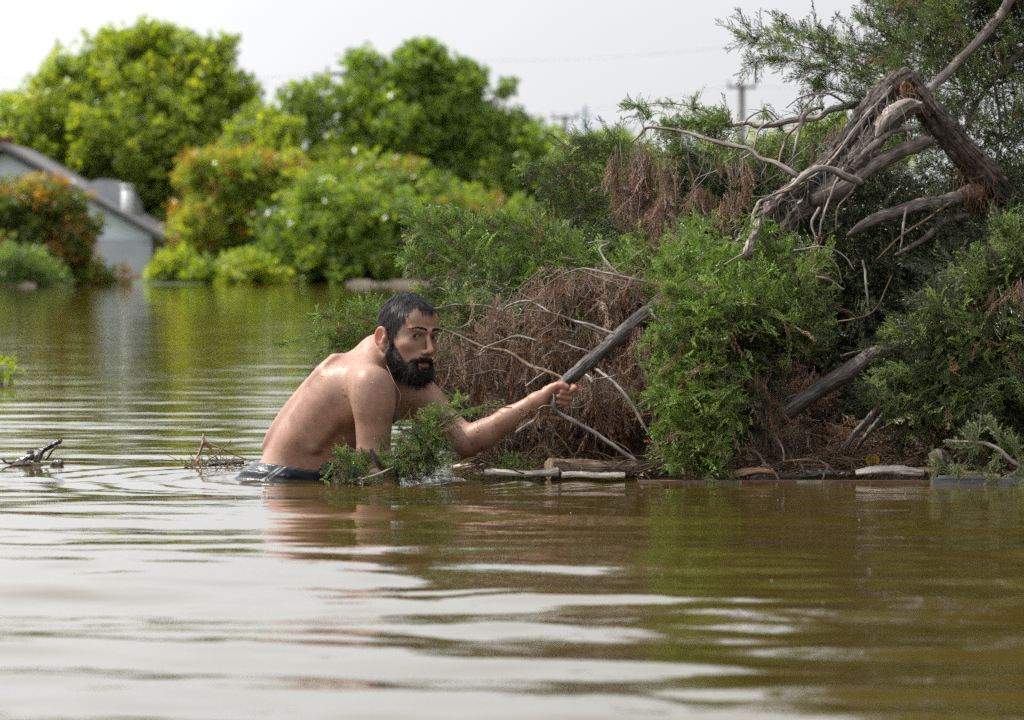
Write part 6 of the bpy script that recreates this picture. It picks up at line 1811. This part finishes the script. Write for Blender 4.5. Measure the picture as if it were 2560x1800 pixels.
# ================================================================ FLOATING THINGS ALONG THE FALLEN TREE
M_LITTER = mat_noise('wet_litter', [(.3, (.035, .024, .016)), (.5, (.085, .058, .038)), (.72, (.22, .16, .11))], 55, .6, bump=.8, bscale=120, bdist=.01)
def build_litter():
    """mat of rotting litter the tree lies on"""
    r = np.random.default_rng(14)
    xs = np.linspace(-.22, 1.75, 240); ys = np.linspace(12.15, 13.9, 60)
    X, Y = np.meshgrid(xs, ys)
    edge = np.clip((Y - 12.18 - .04 * np.sin(X * 9) - .03 * np.sin(X * 23 + 1)) / .10, 0, 1) * np.clip((X + .15) / .15, 0, 1)
    Z = -.02 + edge * (.030 + .018 * np.sin(X * 14 + Y * 9) + .012 * np.sin(X * 37 - Y * 21)) + r.normal(size=X.shape) * .005 * edge + .02 * np.clip(Y - 12.4, 0, 1)
    V = np.stack([X, Y, Z], -1).reshape(-1, 3); n, c = X.shape
    i = np.arange(n - 1)[:, None] * c; j = np.arange(c - 1)[None]
    Q = np.stack([i + j, i + j + 1, i + c + j + 1, i + c + j], -1).reshape(-1, 4)
    tag(obj('floating_litter', V, Q, M_LITTER), 'brown mat of rotting twigs and litter floating under the fallen tree', 'debris', kind='stuff')
    mb = MB()
    for k in range(980):
        x = r.uniform(-.12, 1.5); y = r.uniform(11.97, 12.5) if k % 2 else r.uniform(12.1, 12.6); z = .01 + r.uniform(0, .05)
        L = r.uniform(.02, .13); a = r.uniform(0, 6.28)
        d = np.array([math.cos(a), math.sin(a) * .5, r.normal() * .25]) * L
        p = np.array([x, y, z])
        C = catmull(np.array([p, p + d * .5 + r.normal(size=3) * L * .1, p + d]), 3)
        mb_tube(mb, C, np.linspace(.0022, .0008, len(C)) * r.uniform(.6, 1.6), sides=4, cap=False)
    tag(mb.obj('twig_debris', mat_bark('litter_twig', (.06, .04, .025), (.18, .12, .075), (.40, .31, .22)), None), 'tangle of thin broken twigs strewn over the floating litter', 'debris', kind='stuff')
    mb = MB()     # bark flakes and foam along the waterline
    for k in range(170):
        x = r.uniform(-.15, 1.35); y = 12.02 + abs(r.normal()) * .09 - .05 * (r.random() < .3); s = r.uniform(.003, .011)
        u = r.normal(size=3); u[2] *= .25; u /= np.linalg.norm(u); v = np.cross(u, [0, 0, 1]); v /= np.linalg.norm(v) + 1e-9
        p = np.array([x, y, .006 + r.uniform(0, .015)])
        mb.add([p - u * s, p + v * s * .5, p + u * s, p - v * s * .5, p + [0, 0, s * .5]], [[0, 1, 4], [1, 2, 4], [2, 3, 4], [3, 0, 4]])
    m = mat_noise('foam_flakes', [(.35, (.14, .10, .07)), (.6, (.38, .33, .28))], 40, .6)
    tag(mb.obj('floating_flakes', m, None, False), 'pale wet flakes of bark and foam along the waterline of the fallen tree', 'debris', kind='stuff')
    mb = MB()     # specks and bubbles on open water
    for k in range(64):
        y = r.uniform(7, 17) if k < 60 else r.uniform(10.3, 12)
        x = r.uniform(-.13, .13) * y if k < 70 else r.uniform(-.3, 1.3)
        s = r.uniform(.0008, .0020)
        p = np.array([x, y, water_z(x, y)])
        t = np.linspace(0, 6.283, 7)[:-1]
        V = np.vstack([np.stack([p[0] + s * np.cos(t), p[1] + s * np.sin(t), np.full(6, p[2])], -1), [p + [0, 0, s * .5]]])
        mb.add(V + [0, 0, .0004], [[q, (q + 1) % 6, 6] for q in range(6)])
    tag(mb.obj('floating_specks', mat_noise('pale_speck', [(.3, (.35, .32, .28)), (.7, (.6, .57, .52))], 30, .4), None), 'tiny pale specks and bubbles drifting on the brown water', 'specks', kind='stuff')
build_litter()

def mat_wetwood(name, a, b, c, rough=.22):
    m = mat_bark(name, a, b, c, rough=rough, spec=.8)
    return m
def floating_log(name, pts, mat, label, cat, sides=18, bark=.05, ridges=6, seed=0, end_mat=None, knots=.04, wig=.03, flat=1.0):
    C, R = px_path(pts, 10, wig, seed)
    V, F, bk = limb_geo(C, R, sides, bark, ridges, seed, knots)
    if flat != 1.0: V[:, 2] = C[:, 2].mean() + (V[:, 2] - C[:, 2].mean()) * flat
    base = V.mean(0); 
    root = empty(name, [base[0], base[1], 0], label, cat)
    obj('bark', V, F[:1], mat, root, True, {'bk': bk})
    # sawn ends
    n = len(C)
    for k, (c, sl) in enumerate(((0, slice(0, sides)), (n - 1, slice((n - 1) * sides, n * sides)))):
        ring = V[sl]; ctr = ring.mean(0); d = (C[0] - C[1]) if k == 0 else (C[-1] - C[-2]); d /= np.linalg.norm(d)
        VV = [ctr + d * .0015]; rings = [.35, .7, 1.0]
        for q in rings: VV += list(ctr + (ring - ctr) * q + d * .0015 * (1.2 - q))
        T = [[0, 1 + i, 1 + (i + 1) % sides] for i in range(sides)]
        Q = [[1 + q * sides + i, 1 + (q + 1) * sides + i, 1 + (q + 1) * sides + (i + 1) % sides, 1 + q * sides + (i + 1) % sides] for q in range(2) for i in range(sides)]
        if k: T = [t[::-1] for t in T]; Q = [t[::-1] for t in Q]
        obj('cut_end', np.array(VV), [np.array(Q), np.array(T)], end_mat, root, False)
    return root
M_END = mat_noise('sawn_end', [(.3, (.14, .09, .06)), (.5, (.24, .17, .12)), (.7, (.36, .28, .21))], 60, .6, bump=.5, bscale=160)
M_PALEW = mat_wetwood('peeled_wet_wood', (.34, .29, .25), (.58, .53, .48), (.78, .75, .71), .28)
M_DARKW = mat_wetwood('black_wet_wood', (.015, .013, .012), (.05, .043, .038), (.12, .10, .09), .25)
M_ORNW = mat_wetwood('orange_dead_wood', (.18, .09, .04), (.42, .24, .12), (.58, .40, .24), .4)

floating_log('floating_log', [(1211, 1182, 11.98, 9), (1240, 1181, 11.98, 9), (1290, 1184, 11.98, 8), (1340, 1183, 11.98, 8), (1395, 1179, 11.99, 12)], M_PALEW, 'short pale stripped log with a sawn brown end, in front of the thick mossy log', 'log', seed=301, end_mat=M_END, bark=.06)
floating_log('floating_log', [(1404, 1187, 11.95, 9), (1440, 1185, 11.95, 10), (1500, 1188, 11.95, 9), (1562, 1189, 11.95, 10)], M_PALEW, 'white glistening split log lying half sunk right of the short pale log', 'log', seed=302, end_mat=M_END, bark=.09, flat=.8)
floating_log('floating_log', [(1372, 1172, 12.06, 27), (1420, 1172, 12.09, 25), (1500, 1170, 12.12, 22), (1600, 1167, 12.14, 20), (1670, 1166, 12.16, 17)], mat_bark('litter_covered_bark', (.06, .045, .035), (.22, .16, .12), (.42, .33, .26), rough=.6), 'thick log with a big sawn face, its top strewn with dry litter', 'log', sides=22, seed=303, end_mat=M_END, bark=.06)
floating_log('floating_log', [(1820, 1190, 11.96, 9), (1850, 1184, 11.96, 10), (1890, 1178, 11.96, 9), (1935, 1181, 11.96, 5)], M_ORNW, 'small orange-brown rotten log below the green column of foliage', 'log', seed=304, end_mat=M_END, bark=.10)
floating_log('floating_log', [(1950, 1192, 12.08, 7), (2000, 1188, 12.08, 9), (2080, 1182, 12.08, 7), (2110, 1180, 12.08, 4)], M_BARKD, 'grey weathered wedge of wood between the orange log and the white plank', 'log', seed=305, end_mat=M_END, bark=.06)
floating_log('floating_plank', [(2140, 1186, 11.96, 9), (2190, 1177, 11.96, 15), (2250, 1177, 11.96, 16), (2310, 1181, 11.96, 14)], M_PALEW, 'broad white wet slab of stripped wood next to the round sawn stump', 'plank', seed=306, end_mat=M_END, bark=.12, flat=.75)
floating_log('floating_log', [(2280, 1176, 11.98, 8), (2360, 1178, 11.96, 8), (2430, 1186, 11.96, 8), (2500, 1192, 11.96, 7)], M_ORNW, 'thin tan log behind the pale juniper branch at the right', 'log', seed=307, end_mat=M_END, bark=.08)
floating_log('black_stump', [(806, 1180, 11.93, 13), (822, 1166, 11.95, 16), (845, 1168, 11.97, 18), (862, 1182, 11.98, 16)], M_DARKW, 'black waterlogged lump of wood at the hip of the man', 'stump', seed=308, end_mat=M_DARKW, bark=.22, knots=.2)
floating_log('floating_log', [(1130, 1172, 12.3, 8), (1190, 1166, 12.3, 8), (1240, 1160, 12.3, 6)], M_PALEW, 'wet grey sliver of wood behind the small juniper tuft', 'log', seed=309, end_mat=M_END, bark=.06)
# stump with its round sawn face to the camera
c0, c1 = P(2345, 1138, 11.90), P(2362, 1160, 12.10)
floating_log('sawn_stump', [(2342, 1140, 11.86, 17), (2352, 1150, 11.92, 24), (2362, 1160, 12.02, 26), (2368, 1170, 12.14, 24)], M_BARK, 'dark red-brown stump with a small round sawn face, under the right foliage', 'stump', sides=20, seed=310, end_mat=M_END, bark=.06)

def long_board():
    """long thin painted board floating at the front edge"""
    Y = water_Y(1203) ; m = Y / FPX
    x0, x1 = P(1596, 1200, Y)[0], P(2330, 1200, Y)[0]
    r = np.random.default_rng(6)
    root = empty('painted_board', [(x0 + x1) / 2, Y, 0], 'long thin floating board with flaking red, white and grey-green paint', 'board')
    cols = {'r': [(.3, (.09, .03, .02)), (.7, (.17, .06, .04))], 'w': [(.3, (.14, .12, .10)), (.7, (.30, .26, .22))], 'g': [(.3, (.07, .09, .075)), (.7, (.12, .15, .13))], 'b': [(.3, (.10, .065, .04)), (.7, (.20, .13, .09))]}
    mats = {k: mat_noise('paint_' + k2, v, 30, .45, bump=.3) for (k, v), k2 in zip(cols.items(), ('red', 'white', 'green', 'bare'))}
    seq = 'brbwrbrwbgrb'
    cuts = np.sort(np.concatenate([[0, 1], r.uniform(.03, .97, len(seq) - 1)]))
    mb = MB().box((x0, Y - .012, -.006), (x1, Y + .05, .0010)); mb.obj('plank', mats['b'], root, False)
    for k, ch in enumerate(seq):
        a, b_ = x0 + (x1 - x0) * cuts[k], x0 + (x1 - x0) * cuts[k + 1]
        MB().box((a + .001, Y - .0150, -.008), (b_ - .001, Y - .0122, .0012 + r.uniform(0, .002))).obj('paint_flake', mats[ch], root, False)
    Y2 = water_Y(1206)
    a, b_ = P(2330, 0, Y2)[0], P(2560, 0, Y2)[0] 
    root = empty('grey_plank', [(a + b_) / 2, Y2, 0], 'wet blue-grey plank floating at the right end of the painted board', 'plank')
    mb = MB().box((0, -.03, -.008), (b_ - a, .05, .012), None, (a, Y2, 0)); mb.obj('board', mat_noise('grey_wet_board', [(.3, (.08, .085, .095)), (.7, (.17, .18, .20))], 20, .25, stretch=(.2, 1, 1), bump=.4), root, False)
    mb = MB().box((.02, -.034, .0122), ((b_ - a) * .6, .03, .018), None, (a, Y2, 0)); mb.obj('split_edge', mat_noise('grey_wet_board_edge', [(.3, (.12, .125, .135)), (.7, (.22, .23, .25))], 20, .25), root, False)
long_board()

def yellow_disc():
    c = P(2182, 1152, 12.15); R = 16.5 * 12.15 / FPX
    root = empty('yellow_lid', c * [1, 1, 0], 'round yellow plastic lid with dark dirt, standing among the litter under the tree', 'lid')
    m = mat_noise('yellow_plastic', [(.42, (.07, .05, .01)), (.5, (.50, .30, .02)), (.8, (.62, .40, .03))], 45, .35)
    t = np.linspace(0, 2 * math.pi, 33)[:-1]
    def ringo(y, r): return np.stack([c[0] + r * np.cos(t), np.full(32, c[1] + y), c[2] + r * np.sin(t)], -1)
    V = np.concatenate([ringo(-.004, R * .82), ringo(-.008, R * .86), ringo(-.008, R), ringo(.010, R * 1.02)])
    Q = [[k * 32 + i, k * 32 + (i + 1) % 32, k * 32 + 32 + (i + 1) % 32, k * 32 + 32 + i] for k in range(3) for i in range(32)]
    obj('rim', V, np.array(Q), m, root)
    V = np.vstack([ringo(-.003, R * .82), [[c[0], c[1] - .002, c[2]]]])
    obj('disc', V, np.array([[i, (i + 1) % 32, 32] for i in range(32)]), m, root)
    mb = MB()
    for k in range(3): mb.box((c[0] - R * .5 + k * R * .4, c[1] - .0065, c[2] - R * .45), (c[0] - R * .4 + k * R * .4, c[1] - .0045, c[2] + R * .5))
    mb.obj('dirt', M_DARKW, root, False)['kind'] = 'stuff'
yellow_disc()

def loose_twig(pts, label, mat=M_TWIG, sides=7, seed=0):
    C, R = px_path(pts, 8, .1, seed); V, F, bk = limb_geo(C, R, sides, .04, 5, seed, .04)
    base = V.min(0); 
    b = np.array([V[:, 0].mean(), V[:, 1].mean(), V[:, 2].min()])
    o = bpy.data.objects.new('loose_stick', mesh('loose_stick', V - b, F, mat, True, {'bk': bk})); o.location = b; link(o)
    tag(o, label, 'stick')
M_TAN = mat_bark('tan_stick', (.14, .09, .055), (.32, .23, .16), (.50, .40, .30), rough=.5)
loose_twig([(1867, 1117, 12.0, 3.5), (1895, 1138, 12.0, 4), (1912, 1160, 12.0, 4), (1930, 1180, 11.98, 4), (1948, 1200, 11.96, 3)], 'short tan stick leaning steeply into the water by the orange log', M_TAN, seed=401)
loose_twig([(1900, 1182, 11.98, 3), (1950, 1155, 11.98, 3), (2010, 1148, 11.98, 3.6), (2055, 1154, 11.98, 3.4), (2080, 1175, 11.98, 3), (2100, 1192, 11.98, 2)], 'long arched brown stick between the orange log and the yellow lid', M_TWIG, seed=402)
loose_twig([(2050, 1150, 11.96, 2), (2068, 1168, 11.96, 3), (2062, 1182, 11.96, 3), (2057, 1200, 11.96, 2)], 'pale crooked twig hanging from the arched stick to the water', M_SILV, seed=403)
loose_twig([(1640, 1172, 12.0, 2), (1730, 1158, 12.0, 3), (1800, 1150, 12.0, 3), (1890, 1140, 12.0, 2)], 'thin straight twig crossing at the foot of the green column', M_TAN, seed=404)
loose_twig([(2265, 1097, 12.05, 3), (2300, 1085, 12.05, 3.4), (2325, 1080, 12.05, 3.6)], 'short forked-looking bright twig in front of the dark right foliage', M_TAN, seed=405)
loose_twig([(2010, 1180, 12.0, 2), (2005, 1165, 12.0, 2.6), (1998, 1160, 12.0, 2)], 'stubby upright twig by the grey wedge of wood', M_SILV, seed=406)

# ---------------------------------------------------------------- left side of the water
def driftwood():
    Y = 12.75
    root = empty('driftwood', P(85, 1165, Y) * [1, 1, 0], 'black wet driftwood with one raised crooked arm, alone at the left edge', 'driftwood')
    limb('raised_arm', [(92, 1168, Y, 6), (94, 1150, Y, 8), (103, 1132, Y, 8), (118, 1120, Y, 7), (134, 1113, Y, 6.5), (148, 1104, Y, 5.5), (150, 1099, Y, 3)], M_DARKW, root, sides=12, bark=.2, seed=501, knots=.12)
    limb('side_arm', [(112, 1150, Y - .03, 3), (120, 1142, Y - .03, 3.4), (128, 1128, Y - .03, 3.4), (143, 1114, Y - .03, 2.5)], M_DARKW, root, sides=8, bark=.15, seed=502)
    limb('floating_limb', [(2, 1146, Y, 2.5), (20, 1156, Y, 3), (50, 1152, Y, 5), (70, 1142, Y, 7), (95, 1140, Y, 5)], M_DARKW, root, sides=10, bark=.2, seed=503)
    limb('knot', [(68, 1136, Y + .03, 4), (76, 1131, Y + .03, 6), (84, 1133, Y + .03, 3)], M_DARKW, root, sides=8, bark=.2, seed=504)
    limb('knot', [(126, 1162, Y - .05, 6), (138, 1158, Y - .05, 7.5), (152, 1156, Y - .05, 8), (158, 1160, Y - .05, 5)], M_DARKW, root, sides=10, bark=.25, seed=505, knots=.2)
    limb('floating_limb', [(30, 1163, Y - .04, 4), (62, 1160, Y - .04, 6), (92, 1163, Y - .04, 6), (125, 1166, Y - .04, 3)], M_BARKW, root, sides=10, bark=.2, seed=506)
driftwood()

def twig_raft():
    Y = 12.65
    root = empty('twig_clump', P(540, 1168, Y) * [1, 1, 0], 'small raft of dry reeds and twigs with a spiky peak, just left of the man', 'twig clump')
    limb('peak_twig', [(486, 1165, Y, 2), (496, 1140, Y, 3), (504, 1118, Y, 4), (508, 1100, Y, 4), (508, 1084, Y, 1.6)], M_TAN, root, sides=7, bark=.2, seed=511, knots=.3)
    limb('peak_twig', [(545, 1150, Y, 2), (532, 1128, Y, 3), (518, 1110, Y, 4), (507, 1098, Y, 3)], M_TAN, root, sides=7, bark=.2, seed=512, knots=.3)
    limb('reed', [(640, 1155, Y, 1.5), (600, 1142, Y, 2), (560, 1125, Y, 2), (520, 1108, Y, 2)], M_TAN, root, sides=6, seed=513)
    limb('reed', [(578, 1100, Y - .02, 1.4), (560, 1118, Y - .02, 1.8), (540, 1138, Y - .02, 1.8), (505, 1158, Y - .02, 1.6)], M_TAN, root, sides=6, seed=514)
    limb('floating_stick', [(520, 1163, Y, 3), (560, 1158, Y, 5), (610, 1155, Y, 5)], M_DARKW, root, sides=9, bark=.15, seed=515)
    limb('copper_leaf', [(490, 1165, Y - .02, 2), (494, 1152, Y - .02, 4.5), (498, 1142, Y - .02, 2)], M_ORNW, root, sides=6, seed=516)
    r = np.random.default_rng(4); mb = MB()
    for k in range(46):
        a = P(r.uniform(470, 600), 1166, Y + r.uniform(-.06, .06)); d = np.array([r.normal() * .03, 0, abs(r.normal()) * .025 + .004])
        C = catmull(np.array([a, a + d * .5 + r.normal(size=3) * .006, a + d]), 3)
        mb_tube(mb, C, np.linspace(.0016, .0006, len(C)), sides=4, cap=False)
    mb.obj('bits', M_TWIG, root)['kind'] = 'stuff'
twig_raft()

def leafy_plant():
    Y = 21.0
    root = empty('water_plant', P(20, 962, Y) * [1, 1, 0], 'bright yellow-green leafy shoot poking out of the water at the left edge', 'plant')
    r = np.random.default_rng(19)
    mg = mat_leaf('shoot_leaf', [(.22, .32, .02), (.30, .38, .03), (.16, .26, .02)], .5, .4, (1.6, 1.5, .4))
    for k in range(7):
        x = r.uniform(-35, 42)
        limb('stem', [(x * .5 + 8, 966, Y, 1.6), (x * .8 + 8, 935, Y, 1.3), (x + 10, 905 + r.uniform(-8, 20), Y, .9)], M_TWIG, root, sides=5, seed=520 + k)
    for k in range(44):
        c = P(r.uniform(-34, 52), r.uniform(893, 950), Y + r.uniform(-.06, .06))
        d = r.normal(size=3); d[2] = -abs(d[2]) * .6 + .2; d /= np.linalg.norm(d)
        L = r.uniform(.02, .036); w = np.cross(d, r.normal(size=3)); w /= np.linalg.norm(w); nn_ = np.cross(d, w)
        pts = []
        for t, q in ((0, .1), (.3, .8), (.6, .7), (1, .03)):
            for s in (-1, 0, 1): pts.append(c + d * L * t * 2 + w * s * q * L * .55 + nn_ * (abs(s) * .12 - t * t * .3) * L)
        Q = [[a * 3 + b, a * 3 + b + 1, a * 3 + b + 4, a * 3 + b + 3] for a in range(3) for b in range(2)]
        obj('leaf', np.array(pts), np.array(Q), mg, root)
leafy_plant()
